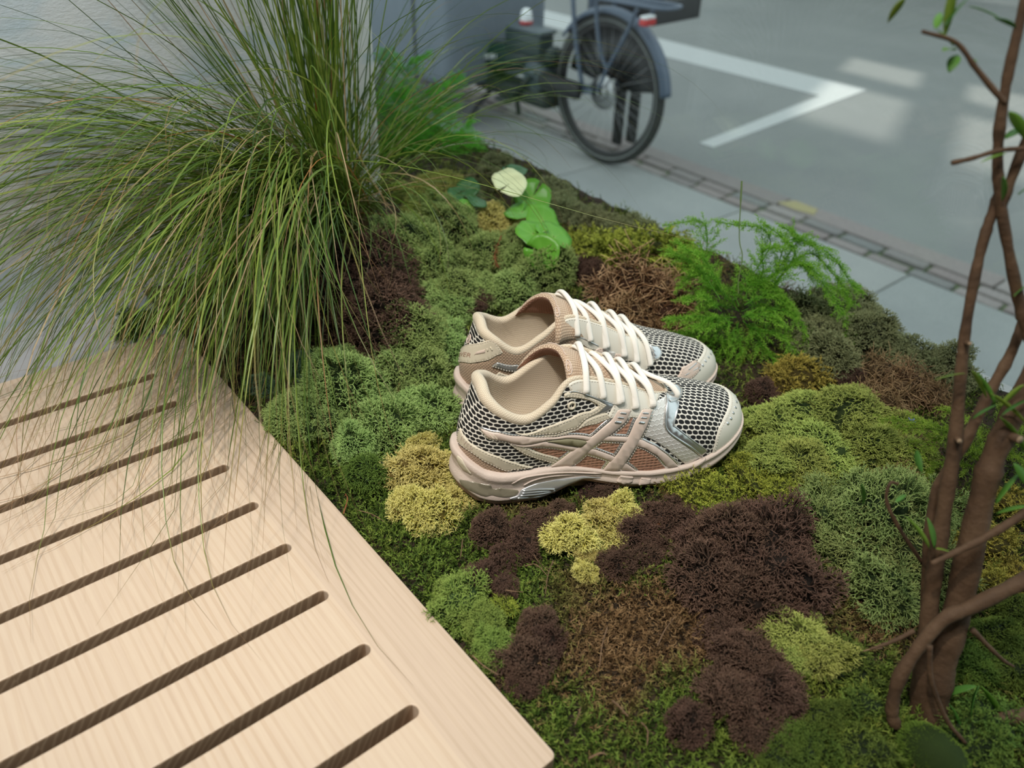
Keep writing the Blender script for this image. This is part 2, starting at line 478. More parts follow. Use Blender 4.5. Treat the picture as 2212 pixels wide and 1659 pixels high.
m_under = mat('dark_plinth', (0.06, 0.05, 0.045), 0.9)
box('plinth', (-0.63, 0.32, -0.36), (1.26, 0.66, 0.32), m_under, bench)
# ------------------------------------------------------------------ running shoes
class Surf:
    """a smooth sheet P(u, v): u closed round the foot, v from the sole upwards"""
    def __init__(s, P):
        s.P = P; s.nu, s.nv = P.shape[:2]
        du = np.roll(P, -1, 0) - np.roll(P, 1, 0)
        dv = np.gradient(P, axis=1)
        N = np.cross(dv, du)
        N /= np.linalg.norm(N, axis=2)[:, :, None] + 1e-12
        s.N = N
    def ev(s, uv, h=0.0):
        uv = np.asarray(uv, dtype=float)
        fu = (uv[:, 0] % 1.0) * s.nu; fv = np.clip(uv[:, 1], 0, 1) * (s.nv - 1)
        i = np.floor(fu).astype(int) % s.nu; j = np.minimum(np.floor(fv).astype(int), s.nv - 2)
        a = (fu - np.floor(fu))[:, None]; b = (fv - j)[:, None]
        i2 = (i + 1) % s.nu
        def L(G): return (G[i, j] * (1 - a) + G[i2, j] * a) * (1 - b) + (G[i, j + 1] * (1 - a) + G[i2, j + 1] * a) * b
        n = L(s.N); n /= np.linalg.norm(n, axis=1)[:, None] + 1e-12
        hh = np.asarray(h, dtype=float)
        return L(s.P) + n * (hh[:, None] if hh.ndim else hh)
    def grid_vf(s, j0=0, j1=None, cap=False):
        j1 = s.nv - 1 if j1 is None else j1
        m = j1 - j0 + 1
        V = s.P[:, j0:j1 + 1].reshape(-1, 3)
        F = []
        for i in range(s.nu):
            i2 = (i + 1) % s.nu
            for j in range(m - 1):
                F.append((i * m + j, i * m + j + 1, i2 * m + j + 1, i2 * m + j))
        return V, F
def crom_closed(C, n):
    C = np.asarray(C, dtype=float); k = len(C)
    ts = np.arange(n) / n * k
    i = ts.astype(int); f = (ts - i)[:, None]
    a, b, c, d = C[(i - 1) % k], C[i % k], C[(i + 1) % k], C[(i + 2) % k]
    return 0.5 * ((2 * b) + (c - a) * f + (2 * a - 5 * b + 4 * c - d) * f ** 2 + (3 * b - a - 3 * c + d) * f ** 3)
NU = 240
BASE = [(.297, .008), (.291, -.011), (.277, -.025), (.255, -.0355), (.225, -.042), (.19, -.0435), (.155, -.041), (.12, -.0375), (.085, -.035), (.05, -.0335), (.025, -.0285), (.008, -.0165), (.002, 0),
        (.008, .0165), (.025, .0275), (.05, .0315), (.085, .030), (.12, .029), (.155, .033), (.19, .041), (.225, .0455), (.255, .043), (.278, .033), (.292, .022)]
RIM = [(.206, .004, .0815), (.206, .001, .0815), (.205, -.004, .082), (.202, -.009, .083), (.190, -.0150, .088), (.172, -.019, .0965), (.140, -.022, .1130), (.0985, -.0270, .1255), (.078, -.034, .1085), (.055, -.035, .095),
       (.033, -.0315, .1035), (.020, -.018, .1125), (.0185, 0, .1165), (.020, .018, .1135), (.033, .029, .1065), (.055, .0325, .094), (.081, .0325, .109), (.109, .027, .1260), (.145, .024, .113), (.172, .0235, .0975), (.190, .020, .0885),
       (.202, .015, .083), (.205, .011, .082), (.206, .007, .0815)]
#        up1   out1   up2    out2  share of the way from rim to base for the upper handle
PROF = [(.026, .002, -.0085, .000, .60), (.026, .002, -.0085, 0, .60), (.027, .002, -.0085, 0, .60), (.028, .003, -.009, .001, .58), (.028, .003, -.010, .003, .52), (.030, .003, -.013, .004, .42), (.032, .003, -.018, .005, .34), (.030, .003, -.022, .005, .30),
        (.026, .003, -.020, .004, .3), (.022, .003, -.016, .003, .3), (.026, .003, -.022, .002, .3), (.030, .004, -.026, .001, .3), (.030, .005, -.028, .000, .3)]
PROF = PROF + PROF[11:0:-1]
XM = [-.01, .0, .008, .02, .035, .05, .07, .095, .12, .14, .178, .218, .25, .2666, .285, .30, .31]
ZM = [.054, .052, .046, .0385, .0355, .0355, .0365, .036, .029, .0235, .018, .018, .0225, .0265, .032, .037, .039]
XB = [-.01, .0, .014, .03, .068, .087, .10, .112, .13, .157, .19, .22, .25, .27, .29, .30, .31]
ZB = [.014, .011, .0035, .0015, .0025, .0075, .014, .0185, .012, .004, .0005, .0015, .007, .0135, .0225, .027, .029]
base2 = crom_closed(BASE, NU)
rim3 = crom_closed(RIM, NU)
prof = crom_closed(PROF, NU)
def normals2(C):
    T = np.roll(C, -1, 0) - np.roll(C, 1, 0)
    n = np.stack([T[:, 1], -T[:, 0]], 1)
    n /= np.linalg.norm(n, axis=1)[:, None]
    return n if (n * (C - C.mean(0))).sum() > 0 else -n
bn = normals2(base2)
NV = 48
zm = np.interp(base2[:, 0], XM, ZM)
B3 = np.column_stack([base2, zm - 0.002])
O3 = np.column_stack([bn, np.zeros(NU)])
up = np.array([0, 0, 1.0])
P1 = B3 + up * prof[:, 0:1] + O3 * prof[:, 1:2]
Dh = (B3 - rim3) * np.array([1, 1, 0])
P2 = rim3 + Dh * prof[:, 4:5] + up * prof[:, 2:3] + O3 * prof[:, 3:4]
vv = np.linspace(0, 1, NV)[None, :, None]
UP = (B3[:, None] * (1 - vv) ** 3 + 3 * P1[:, None] * vv * (1 - vv) ** 2 + 3 * P2[:, None] * vv ** 2 * (1 - vv) + rim3[:, None] * vv ** 3)
# equalise v by arc length
seg = np.linalg.norm(np.diff(UP, axis=1), axis=2)
cum = np.concatenate([np.zeros((NU, 1)), np.cumsum(seg, 1)], 1)
for i in range(NU):
    tt = np.linspace(0, cum[i, -1], NV)
    UP[i] = np.stack([np.interp(tt, cum[i], UP[i, :, k]) for k in range(3)], 1)
S_UP = Surf(UP)
if (S_UP.N[:, NV // 2, :2] * bn).sum() < 0: S_UP.N *= -1
# collar: a padded roll over the rim, then down inside to the foot bed
rn = normals2(rim3[:, :2])
RN = np.column_stack([rn, np.zeros(NU)])
rad = crom_closed([(x,) for x in [.0012, .0012, .0012, .0012, .0013, .0014, .0017, .0022, .0034, .0038, .0040, .0046, .0050, .0046, .0040, .0038, .0034, .0022, .0017, .0014, .0013, .0012, .0012, .0012]], NU)[:, 0]
cols = []
st_out = S_UP.ev(np.column_stack([np.arange(NU) / NU, 1 - np.clip(rad * 1.7 / cum[:, -1], 0, .3)]), -0.0006)
cols.append(st_out)
cen = rim3 - RN * (rad * 0.75)[:, None] - up * (rad * 0.55)[:, None]
for a in np.linspace(-0.25, PI + 0.3, 12):
    cols.append(cen + RN * (rad * 1.12 * math.cos(a))[:, None] + up * (rad * 1.25 * math.sin(a))[:, None])
inner_b = np.column_stack([(base2 - np.array([.15, 0])) * np.array([0.93, 0.66]) + np.array([.15, 0]), np.interp(base2[:, 0], XM, ZM) + 0.012])
last = cols[-1]
for q in np.linspace(0.12, 1, 14):
    e = last * (1 - q) + inner_b * q + RN * (0.004 * math.sin(q * PI))
    cols.append(e)
LIN = np.stack(cols, 1)
S_LIN = Surf(LIN)
# midsole
MS_T = [0.0, 0.06, 0.16, 0.30, 0.5, 0.68, 0.84, 0.95, 1.0, 1.03]
MS_O = [-.004, .0025, .0050, .0048, .0030, .0034, .0046, .0040, .0024, -.002]
tt = np.linspace(0, 1.03, 30)
off = np.interp(tt, MS_T, MS_O)
flare = np.interp(base2[:, 0], [0, .02, .08, .12, .2, .3], [1.5, 1.5, 1.0, .6, .8, .6])
mo = base2[:, None, :] + bn[:, None, :] * (off[None, :] * flare[:, None] + 0.0008)[:, :, None]
zb_ = np.interp(mo[:, :, 0], XB, ZB); zt_ = np.interp(mo[:, :, 0], XM, ZM)
MSP = np.concatenate([mo, (zb_ + (zt_ - zb_) * tt[None, :])[:, :, None]], 2)
S_MS = Surf(MSP)
if (S_MS.N[:, 12, :2] * bn).sum() < 0: S_MS.N *= -1
def hexmesh(name, web, hole, su=0.0066, sv=0.0040, r0=0.30, r1=0.36, rough=0.7):
    """open knit mesh: staggered oval holes laid out along the sheet's own pattern coordinates (metres)"""
    m = mat(name, web, rough, spec=0.35)
    t = NT(m)
    at = t.n('ShaderNodeAttribute', attribute_name='pattern').outputs['Vector']
    sp = t.n('ShaderNodeSeparateXYZ'); t.l(at, sp.inputs[0])
    x = t.math('DIVIDE', sp.outputs[0], su); y = t.math('DIVIDE', sp.outputs[1], sv)
    row = t.math('FLOOR', y)
    odd = t.math('MULTIPLY', t.math('MODULO', t.math('ADD', row, 2000.0), 2.0), 0.5)
    fx = t.math('SUBTRACT', t.math('FRACT', t.math('ADD', x, odd)), 0.5)
    fy = t.math('SUBTRACT', t.math('FRACT', y), 0.5)
    d = t.math('ADD', t.math('POWER', t.math('ABSOLUTE', t.math('DIVIDE', fx, 0.46)), 2.4), t.math('POWER', t.math('ABSOLUTE', t.math('DIVIDE', fy, 0.43)), 2.2))
    s = t.n('ShaderNodeMapRange'); t.l(d, s.inputs[0]); s.inputs[1].default_value = 0.72; s.inputs[2].default_value = 1.08
    s.interpolation_type = 'SMOOTHSTEP'
    t.color(t.mix(s.outputs[0], hole, web))
    t.bump(s.outputs[0], 0.9, 0.0012)
    return m
def knit(name, c1, c2, su=0.0028, sv=0.0020, bump=0.6):
    m = mat(name, c1, 0.85, spec=0.25, sheen=0.15)
    t = NT(m)
    at = t.n('ShaderNodeAttribute', attribute_name='pattern').outputs['Vector']
    sp = t.n('ShaderNodeSeparateXYZ'); t.l(at, sp.inputs[0])
    x = t.math('DIVIDE', sp.outputs[0], su); y = t.math('DIVIDE', sp.outputs[1], sv)
    odd = t.math('MULTIPLY', t.math('MODULO', t.math('ADD', t.math('FLOOR', y), 2000.0), 2.0), 0.5)
    fx = t.math('SUBTRACT', t.math('FRACT', t.math('ADD', x, odd)), 0.5)
    fy = t.math('SUBTRACT', t.math('FRACT', y), 0.5)
    d = t.math('ADD', t.math('MULTIPLY', fx, fx), t.math('MULTIPLY', fy, fy))
    s = t.n('ShaderNodeMapRange'); t.l(d, s.inputs[0]); s.inputs[1].default_value = 0.03; s.inputs[2].default_value = 0.28
    t.color(t.mix(s.outputs[0], c1, c2))
    s2 = t.math('SUBTRACT', 1.0, s.outputs[0])
    t.bump(s2, bump, 0.0008)
    return m
M_MESH = hexmesh('white_open_mesh', (0.80, 0.77, 0.70), (0.012, 0.012, 0.014))
M_MESH_TAN = knit('tan_mesh', (0.50, 0.36, 0.25), (0.24, 0.17, 0.12), 0.0034, 0.0018)
M_LIN = knit('cream_lining', (0.76, 0.67, 0.53), (0.52, 0.43, 0.32), 0.0021, 0.0013, 0.35)
M_TONGUE = knit('beige_tongue_knit', (0.66, 0.51, 0.38), (0.36, 0.25, 0.17), 0.0034, 0.0019, 0.4)
M_TONGUE_IN = knit('terracotta_knit', (0.50, 0.27, 0.19), (0.32, 0.165, 0.115), 0.0026, 0.0016, 0.4)
M_OFF = mat('off_white_leather', (0.74, 0.72, 0.64), 0.42, spec=0.4)
t = NT(M_OFF); t.bump(t.noise(900, 3, 0.6, t.co()), 0.06, 0.0004)
M_BEIGE = mat('beige_leather', (0.64, 0.58, 0.46), 0.42, spec=0.4)
M_PINK = mat('pale_pink_leather', (0.66, 0.54, 0.47), 0.33, spec=0.5)
M_SILVER = mat('silver_foil', (0.66, 0.68, 0.69), 0.28, metal=0.85)
M_OLIVE = mat('olive_inset', (0.26, 0.24, 0.15), 0.5)
M_STITCH = mat('pale_stitching', (0.66, 0.60, 0.52), 0.7)
M_LACE = mat('white_lace', (0.84, 0.81, 0.75), 0.8, spec=0.3, sheen=0.2)
t = NT(M_LACE); v = t.n('ShaderNodeAttribute', attribute_name='pattern').outputs['Vector']
w_ = t.n('ShaderNodeTexWave', bands_direction='X'); t.l(v, w_.inputs[0]); w_.inputs['Scale'].default_value = 210
t.bump(w_.outputs[1], 0.15, 0.0003)
M_FOAM = mat('rose_foam', (0.60, 0.50, 0.44), 0.6, spec=0.35)
t = NT(M_FOAM)
vr = t.n('ShaderNodeTexVoronoi'); t.l(t.co(), vr.inputs['Vector']); vr.inputs['Scale'].default_value = 620
t.bump(vr.outputs[0], 0.22, 0.0006)
M_GEL = mat('smoky_gel', (0.20, 0.18, 0.13), 0.18, spec=0.6)
M_PLATE = mat('silver_plate', (0.52, 0.53, 0.54), 0.36, metal=0.6)
M_GUM = mat('gum_rubber', (0.42, 0.27, 0.20), 0.6)
M_COPPER = mat('copper_textile', (0.40, 0.215, 0.145), 0.6, spec=0.4)
t = NT(M_COPPER)
at = t.n('ShaderNodeAttribute', attribute_name='pattern').outputs['Vector']
vr = t.n('ShaderNodeTexVoronoi'); t.l(t.mapped(at, (1, 1.25, 1)), vr.inputs['Vector']); vr.inputs['Scale'].default_value = 240; vr.inputs['Randomness'].default_value = 0.25
t.color(t.ramp(vr.outputs[0], [(0.0, (0.25, 0.12, 0.08)), (0.35, (0.40, 0.215, 0.145)), (0.8, (0.46, 0.26, 0.18))]))
t.bump(vr.outputs[0], 0.8, 0.0015)
M_HEX = mat('pearl_hex_foil', (0.62, 0.60, 0.56), 0.28, metal=0.35)
t = NT(M_HEX)
at = t.n('ShaderNodeAttribute', attribute_name='pattern').outputs['Vector']
sp = t.n('ShaderNodeSeparateXYZ'); t.l(at, sp.inputs[0])
su, sv = 0.0052, 0.0045
x = t.math('DIVIDE', sp.outputs[0], su); y = t.math('DIVIDE', sp.outputs[1], sv)
vr = t.n('ShaderNodeTexVoronoi', feature='DISTANCE_TO_EDGE')
cmb = t.n('ShaderNodeCombineXYZ')
odd = t.math('MULTIPLY', t.math('MODULO', t.math('ADD', t.math('FLOOR', y), 2000.0), 2.0), 0.5)
fx = t.math('ABSOLUTE', t.math('SUBTRACT', t.math('FRACT', t.math('ADD', x, odd)), 0.5))
fy = t.math('ABSOLUTE', t.math('SUBTRACT', t.math('FRACT', y), 0.5))
dd = t.math('MAXIMUM', t.math('MULTIPLY', fx, 1.0), t.math('ADD', t.math('MULTIPLY', fx, 0.55), t.math('MULTIPLY', fy, 0.85)))
s = t.n('ShaderNodeMapRange'); t.l(dd, s.inputs[0]); s.inputs[1].default_value = 0.40; s.inputs[2].default_value = 0.47
t.color(t.mix(s.outputs[0], (0.72, 0.70, 0.66), (0.84, 0.82, 0.79)))
t.bump(s.outputs[0], 0.5, 0.0006)
M_INSOLE = mat('tan_insole', (0.50, 0.36, 0.22), 0.9)

# pattern coordinates on the upper: x along the foot, chord distance from the ridge
def pattern_of(P):
    zt = np.interp(P[:, 0], [0, .1, .2, .25, .28, .3], [.13, .12, .083, .075, .062, .045])
    b_toe = np.sign(P[:, 1] - 0.004) * np.sqrt((P[:, 1] - 0.004) ** 2 + (zt - P[:, 2]) ** 2)
    w = np.clip((P[:, 0] - 0.15) / 0.04, 0, 1)
    wrap = np.clip((0.03 - P[:, 0]) / 0.03, 0, 1)
    xx = P[:, 0] - wrap * (0.030 - np.abs(P[:, 1])) * 0.6
    return np.column_stack([np.where(w > .5, P[:, 0] - 0.25 * np.abs(b_toe) , xx), np.where(w > .5, b_toe, P[:, 2])])
def inside(poly, p):
    x, y = p[:, 0], p[:, 1]
    c = np.zeros(len(p), bool); n = len(poly)
    for i in range(n):
        x1, y1 = poly[i]; x2, y2 = poly[(i + 1) % n]
        if y1 == y2: continue
        cond = ((y1 > y) != (y2 > y)) & (x < (x2 - x1) * (y - y1) / (y2 - y1) + x1)
        c ^= cond
    return c
SU = 0.72
def dens(poly, step):
    out = []
    n = len(poly)
    for i in range(n):
        a, b = np.array(poly[i]), np.array(poly[(i + 1) % n])
        k = max(1, int(round(np.linalg.norm(b - a) / step)))
        out += [a + (b - a) * j / k for j in range(k)]
    return np.array(out)
def chaikin(P):
    Q = np.roll(P, -1, 0)
    return np.stack([P * .75 + Q * .25, P * .25 + Q * .75], 1).reshape(-1, 2)
def patch_vf(S, uv, h, sv=0.085, step=0.004, grid=0.0045, soft=2, h0=0.0):
    """raised panel of thickness h lying on the sheet S inside the outline uv"""
    M = np.array(uv, dtype=float) * [SU, sv]
    P = dens(M, step)
    for _ in range(soft): P = chaikin(P)
    P = dens(P, 0.0022) if soft else P
    ar = 0.5 * np.sum(P[:, 0] * np.roll(P[:, 1], -1) - np.roll(P[:, 0], -1) * P[:, 1])
    if ar < 0: P = P[::-1]
    Tn = np.roll(P, -1, 0) - np.roll(P, 1, 0)
    nrm = np.stack([-Tn[:, 1], Tn[:, 0]], 1); nrm /= np.linalg.norm(nrm, axis=1)[:, None] + 1e-12
    I = P + nrm * 0.0007
    lo, hi = P.min(0), P.max(0)
    gx, gy = np.meshgrid(np.arange(lo[0], hi[0], grid), np.arange(lo[1], hi[1], grid), indexing='ij')
    G = np.stack([gx.ravel(), gy.ravel()], 1)
    G = G[inside(P, G)]
    if len(G):
        d = np.sqrt(((G[:, None] - P[None]) ** 2).sum(2)).min(1)
        G = G[d > 0.0018]
    I = I[inside(P, I)]
    n = len(P)
    pts = np.vstack([P, I, G])
    edges = [(i, (i + 1) % n) for i in range(n)]
    vo, eo, fo, ov, oe, of = delaunay_2d_cdt([Vector(q) for q in pts], edges, [], 1, 1e-6)
    vo = np.array([(q.x, q.y) for q in vo])
    isb = np.zeros(len(vo), bool)
    for k, src in enumerate(ov):
        isb[k] = any(i < n for i in src) or len(src) == 0
    hh = np.where(isb, h * 0.55, h) + h0
    V = S.ev(vo / [SU, sv], hh)
    F = [tuple(f) for f in fo]
    # skirt round the outline
    bmap = {}
    for k, src in enumerate(ov):
        for i in src:
            if i < n: bmap[i] = k
    Vb = S.ev(P / [SU, sv], -0.0004)
    offn = len(V)
    V = np.vstack([V, Vb])
    for i in range(n):
        j = (i + 1) % n
        if i in bmap and j in bmap:
            F.append((bmap[i], offn + i, offn + j, bmap[j]))
    return V, F, P
def fix_normals(me, S=None):
    bm = bmesh.new(); bm.from_mesh(me)
    bmesh.ops.recalc_face_normals(bm, faces=bm.faces[:])
    bm.to_mesh(me); bm.free()
def stitches(S, P, sv, inset, h, length=0.0019, gap=0.0011, r=0.00032):
    """a row of small raised stitches inside an outline (metric coordinates)"""
    Tn = np.roll(P, -1, 0) - np.roll(P, 1, 0)
    nrm = np.stack([-Tn[:, 1], Tn[:, 0]], 1); nrm /= np.linalg.norm(nrm, axis=1)[:, None] + 1e-12
    Q = P + nrm * inset
    ok = inside(P, Q)
    Q = Q[ok]
    if len(Q) < 8: return []
    for _ in range(2): Q = (np.roll(Q, 1, 0) + Q * 2 + np.roll(Q, -1, 0)) / 4
    W = S.ev(np.vstack([Q, Q[:1]]) / [SU, sv], h)
    s = np.concatenate([[0], np.cumsum(np.linalg.norm(np.diff(W, axis=0), axis=1))])
    out = []
    p = 0.0
    while p + length < s[-1]:
        ts = np.linspace(p, p + length, 3)
        C = np.stack([np.interp(ts, s, W[:, k]) for k in range(3)], 1)
        if np.linalg.norm(C[2] - C[0]) > 0.6 * length:
            out.append(tube_vf(C, [r * .6, r, r * .6], 5))
        p += length + gap
    return out
# outlines on the shoe sheets, (u, v)
NEAR_UV = {
    'copper': [(0.3651, 0.4920), (0.3344, 0.5213), (0.3010, 0.5186), (0.2693, 0.5957), (0.2354, 0.6543), (0.2333, 0.4681), (0.2281, 0.3378), (0.2146, 0.2500), (0.2000, 0.0824), (0.2005, 0.0106), (0.2339, 0.0186), (0.3057, 0.0053), (0.3333, 0.0505), (0.3464, 0.2713)],
    'hexvamp': [(0.2104, 0.7713), (0.1932, 0.8830), (0.1568, 0.9415), (0.1703, 0.8723), (0.1870, 0.7580), (0.1964, 0.6356), (0.1984, 0.5532), (0.1938, 0.4734), (0.1828, 0.3670), (0.1703, 0.2420), (0.1542, 0.0532), (0.1755, 0.0080), (0.1891, 0.1489), (0.2021, 0.3005), (0.2177, 0.4229), (0.2318, 0.4707), (0.2229, 0.6144)],
    'piping': [(0.1536, 0.9495), (0.1698, 0.8723), (0.1870, 0.7580), (0.1964, 0.6356), (0.1984, 0.5532), (0.1938, 0.4734), (0.1828, 0.3670), (0.1703, 0.2420), (0.1542, 0.0559), (0.1464, 0.0984), (0.1625, 0.2766), (0.1750, 0.4362), (0.1839, 0.5426), (0.1859, 0.5771), (0.1703, 0.7074), (0.1458, 0.8165), (0.1609, 0.8617)],
    'tab': [(0.1469, 0.9734), (0.1682, 0.8830), (0.1688, 0.8298), (0.1474, 0.8298), (0.1109, 0.8457), (0.0562, 0.8378), (0.0177, 0.8644), (0.0021, 0.9229)],
    'silverv': [(0.3031, 0.9202), (0.2833, 0.8511), (0.2906, 0.8723), (0.2719, 0.8165), (0.2542, 0.7606), (0.2677, 0.6755), (0.2932, 0.5745), (0.3057, 0.5824), (0.2807, 0.6729), (0.2672, 0.7447), (0.2823, 0.8059), (0.2839, 0.8298)],
    'eyestay': [(0.3057, 0.9309), (0.2958, 0.9654), (0.2875, 0.9814), (0.2859, 0.9973), (0.2750, 0.9734), (0.2594, 0.9362), (0.2443, 0.8936), (0.2224, 0.8963), (0.1880, 0.9229), (0.1578, 0.9521), (0.1932, 0.8830), (0.2057, 0.7899), (0.2146, 0.7074), (0.2286, 0.6383), (0.2380, 0.6463), (0.2542, 0.5824), (0.2635, 0.6250), (0.2542, 0.7606), (0.2719, 0.8218), (0.2906, 0.8750)],
    'quarterband': [(0.3120, 0.9495), (0.2839, 0.8378), (0.2854, 0.8298), (0.2729, 0.7846), (0.2651, 0.7473), (0.2760, 0.6543), (0.2927, 0.5851), (0.3052, 0.5133), (0.3339, 0.5612), (0.3615, 0.6941), (0.3906, 0.7872), (0.3479, 0.7394), (0.3094, 0.6569), (0.2839, 0.6729), (0.2734, 0.7314), (0.2812, 0.7766), (0.2958, 0.8218), (0.3120, 0.9016)],
    'quarterband2': [(0.3771, 0.7420), (0.3339, 0.5585), (0.3042, 0.5053), (0.2932, 0.5745), (0.2667, 0.6729), (0.2635, 0.6170), (0.2807, 0.5346), (0.3026, 0.5027), (0.3203, 0.4867), (0.3406, 0.5505)],
    'lowerband': [(0.3958, 0.5931), (0.3802, 0.5878), (0.3651, 0.4840), (0.3594, 0.3989), (0.3464, 0.2819), (0.3292, 0.1596), (0.3359, 0.0745), (0.3505, 0.1888), (0.3661, 0.3351), (0.3781, 0.4574)],
    'heelsweep': [(0.4906, 0.3457), (0.4708, 0.3138), (0.4495, 0.3085), (0.4302, 0.3404), (0.4042, 0.3245), (0.3812, 0.2394), (0.3568, 0.0745), (0.3641, 0.0798), (0.3828, 0.0904), (0.3891, 0.0585), (0.4151, 0.1543), (0.4375, 0.1835), (0.4568, 0.1729), (0.4776, 0.1303), (0.4948, 0.0904)],
    'tanknit': [(0.4917, 0.0532), (0.4568, 0.1676), (0.4375, 0.1809), (0.4120, 0.1569), (0.3880, 0.0505), (0.4073, 0.0000), (0.4255, 0.0000), (0.4453, 0.0000), (0.4698, 0.0000)],
    'L1': [(0.4448, 0.6144), (0.4125, 0.7101), (0.3771, 0.7420), (0.3344, 0.5186), (0.2906, 0.3963), (0.2703, 0.4229), (0.2448, 0.4362), (0.2312, 0.4149), (0.2161, 0.3457), (0.2026, 0.2234), (0.1865, 0.0293), (0.1995, 0.0319), (0.2146, 0.2287), (0.2286, 0.3165), (0.2401, 0.3378), (0.2536, 0.3750), (0.2833, 0.3564), (0.2938, 0.3511), (0.3464, 0.5266), (0.3984, 0.6250), (0.4286, 0.5638)],
    'L2': [(0.4000, 0.6223), (0.3474, 0.5186), (0.3219, 0.3404), (0.3036, 0.2766), (0.2896, 0.2606), (0.2641, 0.1941), (0.2516, 0.1250), (0.2365, 0.0160), (0.2568, 0.0346), (0.2714, 0.1410), (0.2995, 0.1995), (0.3156, 0.2473), (0.3599, 0.4894), (0.3964, 0.6117)],
    'olive': [(0.3469, 0.5213), (0.2938, 0.3484), (0.3036, 0.2793), (0.3219, 0.3484)],
    'D1': [(0.2547, 0.7234), (0.2385, 0.7394), (0.2479, 0.6037), (0.2677, 0.4415), (0.2885, 0.2846), (0.2979, 0.2021), (0.3161, 0.0133), (0.3401, 0.0399), (0.3156, 0.2447), (0.2849, 0.4255), (0.2641, 0.5984)],
    'D2': [(0.2245, 0.7660), (0.2104, 0.7739), (0.2188, 0.6489), (0.2318, 0.4601), (0.2401, 0.3324), (0.2505, 0.1569), (0.2578, 0.0293), (0.2781, 0.0133), (0.2708, 0.1303), (0.2635, 0.2074), (0.2536, 0.3617), (0.2464, 0.4628), (0.2375, 0.6144)],
    'capedge': [(0.9594, 0.3697), (0.9859, 0.3138), (0.0141, 0.3112), (0.0401, 0.3245), (0.0724, 0.3324), (0.0984, 0.3271), (0.1198, 0.2926), (0.1307, 0.2128), (0.1365, 0.0745)],
    'eyelet': [(0.3047, 0.7819)],
    'eyelets': [(0.2828, 0.9069), (0.2677, 0.8644), (0.2521, 0.8271), (0.2339, 0.8059), (0.2073, 0.8564), (0.1286, 0.9016)],
    'pips': [(0.0000, 0.1622), (0.0307, 0.2234), (0.0510, 0.2420), (0.0698, 0.2527), (0.0854, 0.2473), (0.0984, 0.2447)],
    'bars1': [(0.2609, 0.6064), (0.2526, 0.6037), (0.2547, 0.5665), (0.2630, 0.5691)],
    'bars2': [(0.2328, 0.6330), (0.2240, 0.6330), (0.2266, 0.5931), (0.2354, 0.5931)],
    'e1': [(0.2542, 0.6915), (0.2464, 0.6915)],
    'e1b': [(0.2578, 0.6410), (0.2505, 0.6410)],
    'e2': [(0.2266, 0.7234), (0.2177, 0.7287)],
    'e2b': [(0.2302, 0.6702), (0.2214, 0.6755)],
    'tailbars': [(0.4281, 0.6383), (0.4193, 0.5957), (0.4219, 0.6596), (0.4130, 0.6090)],
    'textheel': [(0.4792, 0.2527), (0.4474, 0.2500)],
}
MID_UV = {
    'gel': [(0.4672, 0.2586), (0.4510, 0.4138), (0.4292, 0.5733), (0.4141, 0.6293), (0.4115, 0.5043), (0.4057, 0.5043), (0.4005, 0.5647), (0.3880, 0.5000), (0.3745, 0.4353), (0.3750, 0.3491), (0.3797, 0.2845), (0.3911, 0.2759), (0.4125, 0.3319), (0.4193, 0.2672), (0.4365, 0.2414), (0.4599, 0.1422)],
    'plate': [(0.3880, 0.2328), (0.3755, 0.2888), (0.3714, 0.4397), (0.3615, 0.5086), (0.3536, 0.5517), (0.3333, 0.5216), (0.3151, 0.4052), (0.2969, 0.3190), (0.2786, 0.4052), (0.3042, 0.1121), (0.3208, 0.0819), (0.3318, 0.0819), (0.3448, 0.0690), (0.3682, 0.0690)],
    'r1': [(0.3844, 0.6983), (0.3703, 0.8707), (0.3510, 0.8664), (0.3219, 0.7543), (0.2797, 0.7716)],
    'r2': [(0.3693, 0.5647), (0.3578, 0.7112), (0.3401, 0.7241), (0.3089, 0.5172), (0.2792, 0.5388)],
    'p1': [(0.3703, 0.4052), (0.3510, 0.3534), (0.3333, 0.2026)],
    'p2': [(0.3714, 0.3448), (0.3510, 0.2931), (0.3318, 0.0862)],
    'p3': [(0.3734, 0.2845), (0.3510, 0.2198), (0.3333, 0.0819)],
    'p4': [(0.3766, 0.2241), (0.3500, 0.0948), (0.3375, 0.0690)],
    'wedge': [(0.4734, 0.8879), (0.4609, 0.8879), (0.4443, 0.6853), (0.4630, 0.5862), (0.4745, 0.6724)],
    'notch1': [(0.2573, 0.7586), (0.2417, 0.6810), (0.2422, 0.3491), (0.2521, 0.1595), (0.2609, 0.2845)],
    'notch2': [(0.2318, 0.6034), (0.2198, 0.5043), (0.2219, 0.2155), (0.2344, 0.1466)],
    'notch3': [(0.1677, 0.9526), (0.1490, 0.9784), (0.1604, 0.7629), (0.1698, 0.4871)],
}
